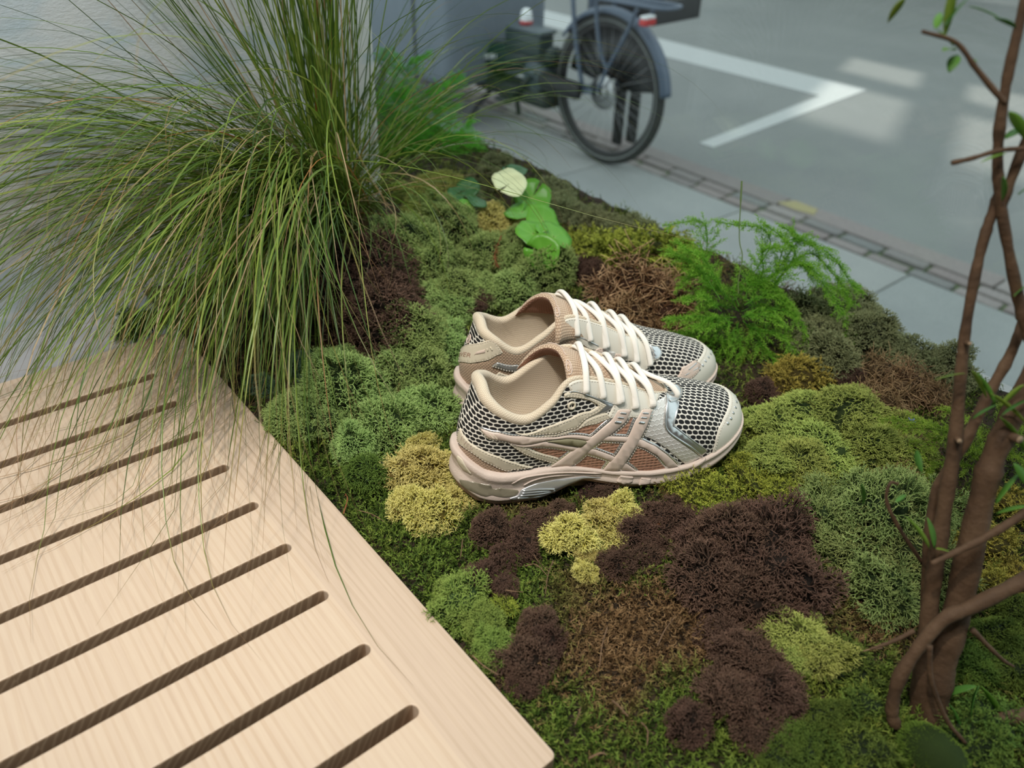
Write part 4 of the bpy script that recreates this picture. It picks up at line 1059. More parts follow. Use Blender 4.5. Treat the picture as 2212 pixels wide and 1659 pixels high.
# moss and lichen pieces: label, colour, form, lobes (x, y, z, radius) in metres
CLUMPS = [
    ('sage green lichen cushion beside the top corner of the bench', 'green', 'lichen', [(0.090, 0.399, -0.008, 0.0317), (0.122, 0.428, -0.006, 0.0230), (0.085, 0.420, -0.006, 0.0195)]),
    ('small blue-green lichen tuft under the hanging grass near the bench corner', 'bluegreen', 'lichen', [(0.137, 0.481, -0.004, 0.0178), (0.133, 0.502, -0.001, 0.0149), (0.077, 0.491, -0.003, 0.0153)]),
    ('mid green lichen cushion between the bench corner and the dark brown hollow', 'green', 'lichen', [(0.151, 0.426, -0.007, 0.0346), (0.155, 0.392, -0.008, 0.0250), (0.153, 0.458, -0.006, 0.0230)]),
    ('tall grey-green lichen cushion standing left of the shoe heels', 'green', 'lichen', [(0.249, 0.462, -0.002, 0.0364), (0.227, 0.417, -0.008, 0.0329), (0.219, 0.447, -0.008, 0.0237), (0.224, 0.384, -0.013, 0.0229)]),
    ('grey-green lichen tuft touching the heel of the rear shoe', 'green', 'lichen', [(0.292, 0.439, 0.000, 0.0256), (0.302, 0.477, 0.006, 0.0195)]),
    ('deep green lichen pieces in front of the yellow lichen by the bench edge', 'green', 'lichen', [(0.149, 0.348, -0.010, 0.0289), (0.115, 0.344, -0.010, 0.0244), (0.208, 0.340, -0.015, 0.0250), (0.183, 0.358, -0.011, 0.0228)]),
    ('dark green lichen tuft close to the bench edge below the yellow lichen', 'darkgreen', 'lichen', [(0.103, 0.300, -0.011, 0.0180), (0.099, 0.322, -0.011, 0.0146)]),
    ('yellow lichen cushion touching the heel of the nearer shoe', 'yellow', 'lichen', [(0.166, 0.306, -0.010, 0.0179), (0.136, 0.276, -0.009, 0.0244), (0.154, 0.262, -0.008, 0.0172), (0.105, 0.241, -0.010, 0.0223), (0.119, 0.217, -0.008, 0.0220), (0.142, 0.225, -0.007, 0.0148)]),
    ('dark brown lichen heap below the roots of the grass', 'brown', 'lichen', [(0.260, 0.567, 0.030, 0.0467), (0.228, 0.534, 0.020, 0.0428), (0.231, 0.510, 0.008, 0.0425), (0.214, 0.481, -0.006, 0.0286), (0.277, 0.532, 0.012, 0.0302), (0.208, 0.515, 0.006, 0.0244), (0.206, 0.441, -0.008, 0.0192)]),
    ('dark green moss lump behind the far end of the bench', 'darkgreen', 'feather', [(0.009, 0.695, -0.002, 0.0258), (0.035, 0.699, -0.001, 0.0205)]),
    ('grey-green lichen mound right of the grass roots', 'green', 'lichen', [(0.437, 0.619, 0.035, 0.0407), (0.368, 0.614, 0.045, 0.0328), (0.457, 0.680, 0.041, 0.0274), (0.361, 0.568, 0.035, 0.0258), (0.327, 0.577, 0.033, 0.0243), (0.342, 0.637, 0.045, 0.0252)]),
    ('pale yellow-green lichen tuft behind the grass roots near the fern', 'yellowgreen', 'lichen', [(0.528, 0.789, 0.030, 0.0270), (0.453, 0.721, 0.045, 0.0252), (0.415, 0.675, 0.045, 0.0254), (0.472, 0.796, 0.031, 0.0250)]),
    ('pale yellow lichen piece in front of the round-leaved plant', 'yellow', 'lichen', [(0.535, 0.632, 0.020, 0.0280), (0.533, 0.603, 0.015, 0.0207)]),
    ('grey-green lichen mound below the round-leaved plant', 'green', 'lichen', [(0.498, 0.548, 0.007, 0.0330), (0.489, 0.489, 0.006, 0.0305), (0.450, 0.528, 0.008, 0.0293), (0.439, 0.484, 0.004, 0.0297), (0.440, 0.563, 0.019, 0.0283)]),
    ('grey-green lichen cushion directly behind the heel of the rear shoe', 'green', 'lichen', [(0.368, 0.524, 0.014, 0.0316), (0.337, 0.526, 0.010, 0.0264), (0.403, 0.509, 0.008, 0.0246), (0.347, 0.499, 0.007, 0.0214)]),
    ('small purple-brown lichen tuft behind the heel of the rear shoe', 'brown', 'lichen', [(0.372, 0.493, 0.005, 0.0204), (0.399, 0.514, 0.010, 0.0148)]),
    ('narrow brown lichen streak between two grey-green mounds', 'brown', 'lichen', [(0.342, 0.570, 0.033, 0.0171), (0.364, 0.576, 0.039, 0.0136)]),
    ('dark olive lichen clump standing beside the cream leaf', 'olive', 'lichen', [(0.700, 0.856, 0.020, 0.0267), (0.623, 0.782, 0.025, 0.0250), (0.529, 0.713, 0.031, 0.0217)]),
    ('dark olive lichen row against the window behind the round leaves', 'olive', 'lichen', [(0.678, 0.697, 0.010, 0.0293), (0.677, 0.658, 0.007, 0.0303), (0.669, 0.601, 0.006, 0.0338), (0.672, 0.565, 0.006, 0.0304), (0.682, 0.542, 0.006, 0.0287)]),
    ('small pointed olive lichen tip against the window pane', 'olive', 'lichen', [(0.725, 0.517, 0.006, 0.0188)]),
    ('bright yellow-green feather moss mound behind the laces of the rear shoe', 'moss', 'feather', [(0.652, 0.451, 0.005, 0.0472), (0.613, 0.470, 0.005, 0.0348), (0.681, 0.417, 0.003, 0.0350), (0.596, 0.510, 0.007, 0.0312), (0.627, 0.402, 0.001, 0.0312)]),
    ('reddish brown dried moss face under the yellow-green moss mound', 'russet', 'dry', [(0.568, 0.389, -0.000, 0.0389), (0.573, 0.352, -0.004, 0.0357), (0.543, 0.419, 0.002, 0.0289), (0.529, 0.361, -0.005, 0.0279), (0.564, 0.327, -0.007, 0.0242)]),
    ('pinkish brown lichen bit left of the yellow-green moss mound', 'brown', 'lichen', [(0.548, 0.479, 0.006, 0.0235), (0.554, 0.452, 0.005, 0.0219)]),
    ('dark olive lichen bank against the window right of the fern', 'olive', 'lichen', [(0.728, 0.215, 0.004, 0.0306), (0.762, 0.191, 0.003, 0.0320), (0.754, 0.150, 0.003, 0.0311), (0.672, 0.168, 0.003, 0.0335), (0.693, 0.138, 0.003, 0.0344), (0.644, 0.133, -0.001, 0.0267), (0.648, 0.176, 0.002, 0.0253)]),
    ('dark olive lichen bank against the window behind the sapling', 'olive', 'lichen', [(0.722, 0.091, 0.000, 0.0238), (0.735, 0.067, -0.001, 0.0248), (0.741, 0.041, -0.002, 0.0244), (0.712, 0.108, 0.001, 0.0205)]),
    ('mustard yellow moss tuft at the foot of the fern', 'mustard', 'feather', [(0.596, 0.141, -0.008, 0.0274), (0.570, 0.152, -0.011, 0.0196)]),
    ('purple-brown lichen tuft beside the mustard moss tuft', 'brown', 'lichen', [(0.626, 0.091, -0.005, 0.0204), (0.543, 0.152, -0.013, 0.0161)]),
    ('light brown dried moss heap near the sapling stems', 'tan', 'dry', [(0.656, 0.078, -0.003, 0.0303), (0.672, 0.058, -0.003, 0.0281), (0.615, 0.060, -0.006, 0.0199), (0.675, 0.035, -0.004, 0.0213)]),
    ('pale green lichen field beyond the toe of the nearer shoe', 'palegreen', 'lichen', [(0.496, 0.132, -0.013, 0.0247), (0.485, 0.095, -0.009, 0.0307), (0.520, 0.084, -0.010, 0.0352), (0.553, 0.059, -0.009, 0.0332), (0.488, 0.045, -0.008, 0.0315), (0.524, 0.020, -0.008, 0.0298), (0.436, 0.078, -0.006, 0.0237), (0.451, 0.055, -0.007, 0.0235), (0.541, -0.007, -0.008, 0.0248), (0.573, 0.032, -0.008, 0.0240)]),
    ('tan dried moss wisps beside the sapling', 'tan', 'dry', [(0.516, -0.021, -0.008, 0.0213), (0.573, -0.015, -0.008, 0.0193), (0.527, -0.005, -0.008, 0.0142)]),
    ('bright yellow-green feather moss at the toe of the nearer shoe', 'moss', 'feather', [(0.340, 0.095, -0.007, 0.0224), (0.353, 0.073, -0.007, 0.0223), (0.330, 0.115, -0.007, 0.0145), (0.393, 0.069, -0.006, 0.0210), (0.404, 0.044, -0.007, 0.0216), (0.403, 0.093, -0.006, 0.0150), (0.331, 0.065, -0.007, 0.0174)]),
    ('large grey-green lichen boulder beside the sapling base', 'sage', 'lichen', [(0.433, -0.027, -0.008, 0.0364), (0.412, -0.073, -0.009, 0.0344), (0.377, -0.049, -0.009, 0.0286), (0.472, -0.059, -0.008, 0.0269), (0.371, -0.090, -0.010, 0.0235), (0.406, -0.015, -0.008, 0.0223)]),
    ('yellow-green lichen tuft sunk in the brown lichen', 'yellowgreen', 'lichen', [(0.268, -0.070, -0.010, 0.0205), (0.265, -0.091, -0.011, 0.0193), (0.250, -0.073, -0.010, 0.0144), (0.291, -0.066, -0.010, 0.0143)]),
    ('big dark brown lichen mass in the lower half of the bed', 'brown', 'lichen', [(0.301, 0.019, -0.008, 0.0327), (0.285, 0.040, -0.008, 0.0255), (0.299, -0.013, -0.009, 0.0325), (0.248, 0.010, -0.009, 0.0257), (0.364, 0.001, -0.008, 0.0262), (0.254, -0.019, -0.009, 0.0266), (0.294, -0.037, -0.009, 0.0232), (0.339, 0.019, -0.008, 0.0253)]),
    ('dark brown lichen mass below the yellow-green lichen tuft', 'brown', 'lichen', [(0.217, -0.055, -0.010, 0.0249), (0.182, -0.064, -0.011, 0.0219), (0.207, -0.081, -0.011, 0.0213), (0.146, -0.066, -0.012, 0.0178), (0.180, -0.097, -0.011, 0.0197), (0.229, -0.078, -0.010, 0.0176), (0.224, -0.039, -0.010, 0.0204)]),
    ('brown lichen tuft in front of the heel of the nearer shoe', 'brown', 'lichen', [(0.151, 0.166, -0.007, 0.0158), (0.153, 0.137, -0.008, 0.0170), (0.137, 0.136, -0.008, 0.0136), (0.179, 0.152, -0.007, 0.0151), (0.210, 0.149, -0.007, 0.0154)]),
    ('small brown lichen tuft under the arch of the nearer shoe', 'brown', 'lichen', [(0.268, 0.144, -0.006, 0.0142), (0.251, 0.151, -0.007, 0.0124)]),
    ('brown lichen strip right of the yellow lichen cluster', 'brown', 'lichen', [(0.280, 0.081, -0.007, 0.0195), (0.251, 0.082, -0.007, 0.0175), (0.240, 0.064, -0.008, 0.0138), (0.206, 0.072, -0.008, 0.0167), (0.303, 0.080, -0.007, 0.0147)]),
    ('small brown lichen patch above the green lichen at the bench edge', 'brown', 'lichen', [(0.110, 0.133, -0.009, 0.0156), (0.118, 0.117, -0.009, 0.0109)]),
    ('brown lichen tuft hugging the bench edge', 'brown', 'lichen', [(0.113, 0.069, -0.012, 0.0170), (0.107, 0.050, -0.013, 0.0159), (0.084, 0.048, -0.014, 0.0169), (0.069, 0.036, -0.014, 0.0137)]),
    ('yellow lichen cluster in front of the nearer shoe', 'yellow', 'lichen', [(0.200, 0.124, -0.008, 0.0208), (0.236, 0.123, -0.007, 0.0205), (0.255, 0.110, -0.007, 0.0154), (0.228, 0.104, -0.008, 0.0150), (0.200, 0.097, -0.008, 0.0114), (0.184, 0.083, -0.009, 0.0119)]),
    ('bright green lichen cushion pressed against the bench edge', 'freshgreen', 'lichen', [(0.080, 0.122, -0.010, 0.0189), (0.078, 0.098, -0.011, 0.0191), (0.072, 0.074, -0.013, 0.0150), (0.060, 0.069, -0.013, 0.0092), (0.079, 0.139, -0.010, 0.0130)]),
    ('tiny yellow-green moss tuft right of the green lichen cushion', 'moss', 'feather', [(0.108, 0.104, -0.010, 0.0084)]),
    ('dark green lichen at the bottom of the picture below the brown mass', 'darkgreen', 'lichen', [(0.179, -0.117, -0.011, 0.0161), (0.198, -0.123, -0.011, 0.0163), (0.223, -0.121, -0.011, 0.0147)]),
    ('smooth round green moss dome near the bottom corner', 'cushion', 'cushion', [(0.263, -0.180, -0.012, 0.0215)]),
    ('dark green feather moss between the moss dome and the sapling base', 'darkgreen', 'feather', [(0.256, -0.132, -0.012, 0.0211), (0.279, -0.106, -0.011, 0.0193), (0.229, -0.148, -0.011, 0.0176), (0.291, -0.197, -0.012, 0.0184), (0.325, -0.193, -0.012, 0.0177)]),
    ('golden yellow moss behind the sapling stems', 'mustard', 'feather', [(0.501, -0.123, -0.008, 0.0294), (0.451, -0.140, -0.009, 0.0223), (0.565, -0.114, -0.008, 0.0222), (0.478, -0.146, -0.009, 0.0203)]),
    ('dull green moss right of the sapling base', 'darkgreen', 'lichen', [(0.399, -0.161, -0.011, 0.0225), (0.382, -0.187, -0.011, 0.0216), (0.358, -0.168, -0.012, 0.0180), (0.431, -0.170, -0.010, 0.0191)]),
]
BED = [(0.06, 0.00, -0.014), (0.06, 0.30, -0.012), (0.06, 0.60, -0.010), (0.30, 0.15, -0.006), (0.20, 0.22, -0.005), (0.25, 0.25, -0.010), (0.32, 0.28, -0.022), (0.45, 0.24, -0.022), (0.27, 0.34, -0.022), (0.50, 0.18, -0.014), (0.42, 0.10, -0.006), (0.70, 0.20, 0.004), (0.70, 0.60, 0.006), (0.50, 0.50, 0.006), (0.40, 0.42, -0.006), (0.29, 0.70, 0.065), (0.36, 0.62, 0.045), (0.40, 0.74, 0.052), (0.25, 0.58, 0.030), (0.50, 0.80, 0.030), (0.30, -0.20, -0.012), (0.70, -0.20, -0.008), (0.10, 0.80, 0.000), (0.50, 1.10, 0.000), (0.20, 0.45, -0.008), (0.30, 0.50, 0.006)]
# ------------------------------------------------------------------ moss, lichen
_cp = np.array(BED)
def bed_z(x, y):
    x = np.asarray(x, dtype=float); y = np.asarray(y, dtype=float)
    d2 = (x[..., None] - _cp[:, 0]) ** 2 + (y[..., None] - _cp[:, 1]) ** 2 + 1e-5
    w = d2 ** -1.5
    wave = 0.0045 * np.sin(x * 71 + 2.1 * np.sin(y * 33)) * np.sin(y * 63 + 1.7 * np.sin(x * 41))
    return (w * _cp[:, 2]).sum(-1) / w.sum(-1) + wave
def moss_mat(name, root, mid, tip, rough=0.85, hue=0.03):
    m = mat(name, mid, rough, spec=0.2)
    t = NT(m)
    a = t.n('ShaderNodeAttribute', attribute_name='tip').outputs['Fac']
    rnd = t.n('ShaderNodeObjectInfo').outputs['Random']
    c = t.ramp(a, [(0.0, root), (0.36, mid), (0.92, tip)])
    n = t.noise(38, 3, 0.6, t.co())
    c = t.mix(0.45, c, t.ramp(n, [(0.3, (0.33, 0.36, 0.30)), (0.7, (0.68, 0.66, 0.60))]), 'OVERLAY')
    h = t.n('ShaderNodeHueSaturation'); t.l(c, h.inputs['Color'])
    t.l(t.math('ADD', 0.5 - hue / 2, t.math('MULTIPLY', rnd, hue)), h.inputs['Hue'])
    t.l(t.math('ADD', 0.85, t.math('MULTIPLY', rnd, 0.3)), h.inputs['Value'])
    t.color(h.outputs[0])
    t.b.inputs['Subsurface Weight'].default_value = 0.0
    return m
MOSS = {
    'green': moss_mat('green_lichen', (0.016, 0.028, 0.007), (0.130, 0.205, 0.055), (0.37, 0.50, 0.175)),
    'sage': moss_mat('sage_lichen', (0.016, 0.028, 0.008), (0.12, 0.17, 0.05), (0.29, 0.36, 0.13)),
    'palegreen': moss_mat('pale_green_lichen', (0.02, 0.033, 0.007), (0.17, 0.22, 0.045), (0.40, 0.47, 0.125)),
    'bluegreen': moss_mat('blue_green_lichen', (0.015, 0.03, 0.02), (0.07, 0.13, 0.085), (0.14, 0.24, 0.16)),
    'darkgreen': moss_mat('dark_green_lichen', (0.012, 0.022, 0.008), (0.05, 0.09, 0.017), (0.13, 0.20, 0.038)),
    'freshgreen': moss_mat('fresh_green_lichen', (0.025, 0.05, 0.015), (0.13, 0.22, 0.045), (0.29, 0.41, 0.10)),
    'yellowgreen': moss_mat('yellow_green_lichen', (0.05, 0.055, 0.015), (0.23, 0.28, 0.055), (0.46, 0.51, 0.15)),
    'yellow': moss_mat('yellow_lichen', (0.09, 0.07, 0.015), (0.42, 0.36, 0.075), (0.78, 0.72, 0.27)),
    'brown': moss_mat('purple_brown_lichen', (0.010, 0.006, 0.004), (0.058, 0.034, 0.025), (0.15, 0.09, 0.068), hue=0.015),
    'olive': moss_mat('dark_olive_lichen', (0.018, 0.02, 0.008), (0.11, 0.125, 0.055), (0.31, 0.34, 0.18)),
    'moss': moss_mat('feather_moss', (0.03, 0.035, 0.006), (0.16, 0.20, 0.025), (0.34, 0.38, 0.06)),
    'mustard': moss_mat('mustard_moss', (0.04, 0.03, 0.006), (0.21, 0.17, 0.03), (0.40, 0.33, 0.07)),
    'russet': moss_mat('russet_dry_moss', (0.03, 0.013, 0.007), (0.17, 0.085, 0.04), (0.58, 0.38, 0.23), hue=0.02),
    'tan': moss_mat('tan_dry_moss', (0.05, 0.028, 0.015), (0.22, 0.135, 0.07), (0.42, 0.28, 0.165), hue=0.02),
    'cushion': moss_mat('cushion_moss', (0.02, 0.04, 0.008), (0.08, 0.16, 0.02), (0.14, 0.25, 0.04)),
}
def unit(v):
    return v / (np.linalg.norm(v, axis=-1, keepdims=True) + 1e-12)
def prisms(A, B, ra, rb, ta, tb, r_):
    """many thin three-sided twigs A->B at once: verts, quads, tip attribute"""
    d = unit(B - A)
    ref = unit(r_.normal(size=A.shape))
    n = unit(np.cross(d, ref)); b = np.cross(d, n)
    V = []; 
    for k in range(3):
        o = math.cos(k * 2 * PI / 3) * n + math.sin(k * 2 * PI / 3) * b
        V += [A + o * ra[:, None], B + o * rb[:, None]]
    V = np.stack(V, 1)                      # (m, 6, 3): a0 b0 a1 b1 a2 b2
    m = len(A)
    base = (np.arange(m) * 6)[:, None]
    F = np.concatenate([base + np.array(q) for q in ([0, 2, 3, 1], [2, 4, 5, 3], [4, 0, 1, 5])])
    tip = np.stack([ta, tb] * 3, 1).ravel()
    return V.reshape(-1, 3), F, tip
def lobes_points(seed, n_small, n_pts, squash=0.85):
    r_ = np.random.default_rng(seed)
    cs = [np.array([0, 0, 0.12])]; rs = [0.62]
    for k in range(n_small):
        a = 2 * PI * k / n_small + r_.uniform(-.4, .4); e = r_.uniform(0.05, 1.35)
        d = np.array([math.cos(a) * math.cos(e), math.sin(a) * math.cos(e), math.sin(e)])
        cs.append(d * r_.uniform(.48, .66) + [0, 0, .06]); rs.append(r_.uniform(.26, .42) if n_small < 12 else r_.uniform(.16, .40))
    cs = np.array(cs); rs = np.array(rs)
    w = rs ** 2 / (rs ** 2).sum()
    pick = r_.choice(len(rs), n_pts * 3, p=w)
    d = unit(r_.normal(size=(n_pts * 3, 3)))
    P = cs[pick] + d * rs[pick][:, None]
    ins = (np.linalg.norm(P[:, None] - cs[None], axis=2) < rs[None] * 0.97).sum(1) > 0
    own = np.linalg.norm(P - cs[pick], axis=1) < rs[pick] * 0.97
    ok = (P[:, 2] > -0.22) & ~(ins & ~own)
    P, d = P[ok][:n_pts], d[ok][:n_pts]
    P[:, 2] *= squash
    # uneven outline: stretch the whole piece by a few slow waves
    k = r_.normal(size=(3, 3)) * 2.2; ph = r_.uniform(0, 6, 3)
    w = 1 + 0.20 * np.sin(P @ k[0] + ph[0]) + 0.16 * np.sin(P @ k[1] * 1.6 + ph[1]) + 0.10 * np.sin(P @ k[2] * 2.6 + ph[2]) + r_.normal(size=len(P)) * 0.035
    P *= w[:, None]
    return P, d, cs, rs, r_
def core_vf(cs, rs, squash, shrink=0.70):
    parts = []
    for c, r in zip(cs, rs):
        bm = bmesh.new(); bmesh.ops.create_icosphere(bm, subdivisions=2, radius=r * shrink)
        V = np.array([v.co for v in bm.verts]) + c; V[:, 2] *= squash
        parts.append((V, [tuple(v.index for v in f.verts) for f in bm.faces])); bm.free()
    return join_vf(parts)
RL = 0.035                                   # size a template is made for
def finish(name, lst, core):
    Vs, Fs, Ts, off = [], [], [], 0
    for V, F, T in lst:
        Vs.append(V); Fs.append(F + off); Ts.append(T); off += len(V)
    Vc, Fc = core
    F3 = np.array(Fc) + off
    Vs.append(Vc); Ts.append(np.zeros(len(Vc)))
    me = mesh_np(name, np.vstack(Vs), [np.concatenate(Fs), F3])
    set_attr(me, 'tip', np.concatenate(Ts))
    me.materials.append(None)
    return me
def lichen_mesh(seed, n=620, RL=RL):
    P, d, cs, rs, r_ = lobes_points(seed, 17 if RL < .04 else 26, n)
    P = P * RL
    L = [0.0068, 0.0042, 0.0032, 0.0023]; W = [0.00076, 0.00060, 0.00048, 0.00038, 0.00024]
    A = P - d * 0.0080; D = unit(d + r_.normal(size=d.shape) * .25); t0 = 0.05
    out = []
    for lev in range(4):
        ln = L[lev] * r_.uniform(.75, 1.25, len(A))
        B = A + D * ln[:, None]
        t1 = [0.35, 0.6, 0.82, 1.0][lev]
        out.append(prisms(A, B, np.full(len(A), W[lev]), np.full(len(A), W[lev + 1]), np.full(len(A), t0), np.full(len(A), t1), r_))
        t0 = t1
        s = r_.normal(size=D.shape); s = unit(s - D * (s * D).sum(1, keepdims=True))
        k = r_.uniform(.45, .95, (len(A), 1))
        A = np.vstack([B, B]); D = np.vstack([unit(D + s * k), unit(D - s * k + r_.normal(size=D.shape) * .2)])
    Vc, Fc = core_vf(cs, rs, .85); 
    return finish('lobe', out, (Vc * RL, Fc))
def strands(A, D, up_, L, r_, leaf=0.0042, nseg=6, curl=0.5, w=0.00045, leaflets=True, droop=0.0):
    """mossy strands with paired leaflets: returns list of (V, F, tip)"""
    n = len(A)
    P = [A]; d = D.copy()
    s = r_.normal(size=D.shape)
    for k in range(nseg):
        d = unit(d + s * curl / nseg + np.array([0, 0, -droop / nseg]) + r_.normal(size=D.shape) * .12)
        P.append(P[-1] + d * (L / nseg)[:, None])
    out = []
    for k in range(nseg):
        t0, t1 = np.full(n, k / nseg), np.full(n, (k + 1) / nseg)
        if leaflets:
            # a stem as a thin two-sided ribbon
            sd = unit(np.cross(P[k + 1] - P[k], r_.normal(size=D.shape))) * w
            V = np.stack([P[k] - sd, P[k] + sd, P[k + 1] + sd * .8, P[k + 1] - sd * .8], 1).reshape(-1, 3)
            F = (np.arange(n) * 4)[:, None] + np.arange(4)
            out.append((V, F, np.stack([t0, t0, t1, t1], 1).ravel()))
            for sg in (-1, 1):
                dd = unit(P[k + 1] - P[k]); q = unit(np.cross(dd, r_.normal(size=D.shape) + up_ * 1.5))
                ll = leaf * (1.15 - 0.6 * abs(k / nseg - .3)) * r_.uniform(.7, 1.2, (n, 1))
                tipv = P[k + 1] + (q * sg * .75 + dd * .85) * ll
                mid = P[k + 1] + (q * sg * .55 + dd * .25) * ll * .55
                mid2 = P[k + 1] + (q * sg * .15 + dd * .7) * ll * .6
                V = np.stack([P[k + 1], mid, tipv, mid2], 1).reshape(-1, 3)
                tt = np.clip(t1 + .1, 0, 1)
                out.append((V, F, np.stack([t1 * .8, t1, tt, t1], 1).ravel()))
        else:
            out.append(prisms(P[k], P[k + 1], np.full(n, w * (1 - .5 * k / nseg)), np.full(n, w * (1 - .5 * (k + 1) / nseg)), t0, t1, r_))
    return out
def feather_mesh(seed, n=520):
    P, d, cs, rs, r_ = lobes_points(seed, 6, n, 0.75)
    P = P * RL
    D = unit(d + np.array([0, 0, .35]) + r_.normal(size=d.shape) * .6)
    out = strands(P - d * .004, D, d, r_.uniform(.010, .018, len(P)), r_, leaf=0.0030, nseg=5, curl=1.0)
    Vc, Fc = core_vf(cs, rs, .75, .9)
    return finish('lobe', out, (Vc * RL, Fc))
def dry_mesh(seed, n=680):
    P, d, cs, rs, r_ = lobes_points(seed, 6, n, 0.7)
    P = P * RL
    D = unit(d * .6 + r_.normal(size=d.shape) * .8)
    out = strands(P - d * .003, D, d, r_.uniform(.012, .026, len(P)), r_, nseg=6, curl=2.4, w=0.00048, leaflets=False, droop=0.7)
    Vc, Fc = core_vf(cs, rs, .7, .88)
    return finish('lobe', out, (Vc * RL, Fc))
def cushion_mesh(seed, n=2600):
    r_ = np.random.default_rng(seed)
    d = unit(r_.normal(size=(n, 3))); d[:, 2] = np.abs(d[:, 2]) - .15
    P = d * RL * .9
    out = [prisms(P - d * .002, P + unit(d + r_.normal(size=d.shape) * .5) * .0032, np.full(n, .0006), np.full(n, .0002), np.full(n, .2), np.full(n, 1.0), r_)]
    Vc, Fc = core_vf(np.zeros((1, 3)), np.array([.9]), 1.0, 1.0)
    return finish('lobe', out, (Vc * RL, Fc))
BIG = 0.052
TEMPL = {'lichen_big': [lichen_mesh(71 + k, 1100, BIG) for k in range(3)], 'lichen': [lichen_mesh(11 + k) for k in range(5)], 'feather': [feather_mesh(31 + k) for k in range(3)],
         'dry': [dry_mesh(41 + k) for k in range(3)], 'cushion': [cushion_mesh(51)]}
_r = np.random.default_rng(3)
def place_lobe(name, me, m, parent, loc, r, sq=1.0, tilt=0.35):
    o = bpy.data.objects.new(name, me); link(o)
    o.parent = parent
    o.location = loc
    s = r / (BIG if me in TEMPL['lichen_big'] else RL)
    o.scale = (s * _r.uniform(.82, 1.25), s * _r.uniform(.82, 1.15), s * sq * _r.uniform(.85, 1.05))
    o.rotation_euler = (_r.uniform(-tilt, tilt), _r.uniform(-tilt, tilt), _r.uniform(0, 2 * PI))
    o.material_slots[0].link = 'OBJECT'
    o.material_slots[0].material = m
    return o
NAMES = {'lichen': ('lichen_cushion', 'lichen'), 'feather': ('moss_tuft', 'moss'), 'dry': ('dried_moss_heap', 'moss'), 'cushion': ('moss_dome', 'moss')}
for lab, colr, form, lobes in CLUMPS:
    nm, cat = NAMES[form]
    c0 = np.mean([q[:3] for q in lobes], axis=0)
    root = empty(nm, tuple(c0), 0, lab, cat, 'moss and lichen of the planted bed')
    low = colr in ('palegreen', 'olive')
    big = 1.18 if max(q[3] for q in lobes) > .03 and not low else 1.0
    for x, y, z, r in lobes:
        if y < .68: x = max(x, .056 + r * 1.22 * big)
        zz = float(bed_z(x, y))
        rb = r * big * _r.uniform(1.05, 1.36)
        ts = TEMPL['lichen_big' if form == 'lichen' and rb > .040 else form]
        place_lobe('lobe', ts[_r.integers(len(ts))], MOSS[colr], root, (x - c0[0] + _r.normal() * .12 * r, y - c0[1] + _r.normal() * .12 * r, min(z, zz + .02) - c0[2] + 0.10 * r), rb, _r.uniform(.85, 1.15) * (.62 if colr == 'palegreen' else 1) if form != 'feather' else .75)

# the ground under it: soil, and a carpet of loose moss strands nobody could count
gx, gy = np.meshgrid(np.linspace(0.0, 1, 90), np.linspace(-0.75, 1.45, 240), indexing='ij')
edge_ = np.where(gy < -0.03, -0.12, 0.0545)
gx = edge_ + (0.782 - edge_) * gx
gz = bed_z(gx, gy) - 0.006
V = np.stack([gx, gy, gz], 2).reshape(-1, 3)
idx = np.arange(len(V)).reshape(gx.shape)
F = np.stack([idx[:-1, :-1], idx[1:, :-1], idx[1:, 1:], idx[:-1, 1:]], 2).reshape(-1, 4)
m_soil = mottled('forest_soil', (0.018, 0.014, 0.008), (0.05, 0.032, 0.018), 30, 0.95, 0.6, 90, 0.004)
soil = add('ground', V, F, m_soil)
soil['kind'] = 'structure'; soil['label'] = 'dark soil and litter under the moss'
m_carpet = mat('moss_carpet', (0.1, 0.15, 0.03), 0.75, spec=0.25)
t = NT(m_carpet)
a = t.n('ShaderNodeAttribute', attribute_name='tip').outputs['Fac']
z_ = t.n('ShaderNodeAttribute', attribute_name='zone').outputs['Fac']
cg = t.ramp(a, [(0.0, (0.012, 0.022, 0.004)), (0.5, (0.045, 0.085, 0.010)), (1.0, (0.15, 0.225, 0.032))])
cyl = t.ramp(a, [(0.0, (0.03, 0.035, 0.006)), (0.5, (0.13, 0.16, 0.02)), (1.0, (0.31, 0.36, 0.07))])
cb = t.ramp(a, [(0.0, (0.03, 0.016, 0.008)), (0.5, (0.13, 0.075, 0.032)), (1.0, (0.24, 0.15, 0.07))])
f1 = t.n('ShaderNodeMapRange'); t.l(z_, f1.inputs[0]); f1.inputs[1].default_value = .55; f1.inputs[2].default_value = .75
f2 = t.n('ShaderNodeMapRange'); t.l(z_, f2.inputs[0]); f2.inputs[1].default_value = .40; f2.inputs[2].default_value = .22
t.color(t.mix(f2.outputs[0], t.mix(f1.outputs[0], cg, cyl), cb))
r_ = np.random.default_rng(5)
n = 62000
X = r_.uniform(0.058, 0.775, n); Y = r_.uniform(-0.40, 1.15, n)
X[24000:27000] = r_.uniform(-.10, .08, 3000); Y[24000:27000] = r_.uniform(-.25, -.028, 3000)
X[:24000] = 0.058 + 0.40 * r_.uniform(size=24000); Y[:24000] = r_.uniform(-.32, .42, 24000)
keep = (Y < 0.62) | (r_.uniform(size=n) < 0.45)
X, Y = X[keep], Y[keep]; n = len(X)
A = np.column_stack([X, Y, bed_z(X, Y) - 0.005])
D = unit(np.column_stack([r_.normal(size=(n, 2)) * .9, r_.uniform(.3, 1.1, n)]))
zone = 0.46 + 0.26 * np.sin(X * 23 + 1.3 + 2 * np.sin(Y * 9)) * np.sin(Y * 19 + 0.4) + r_.normal(size=n) * .09
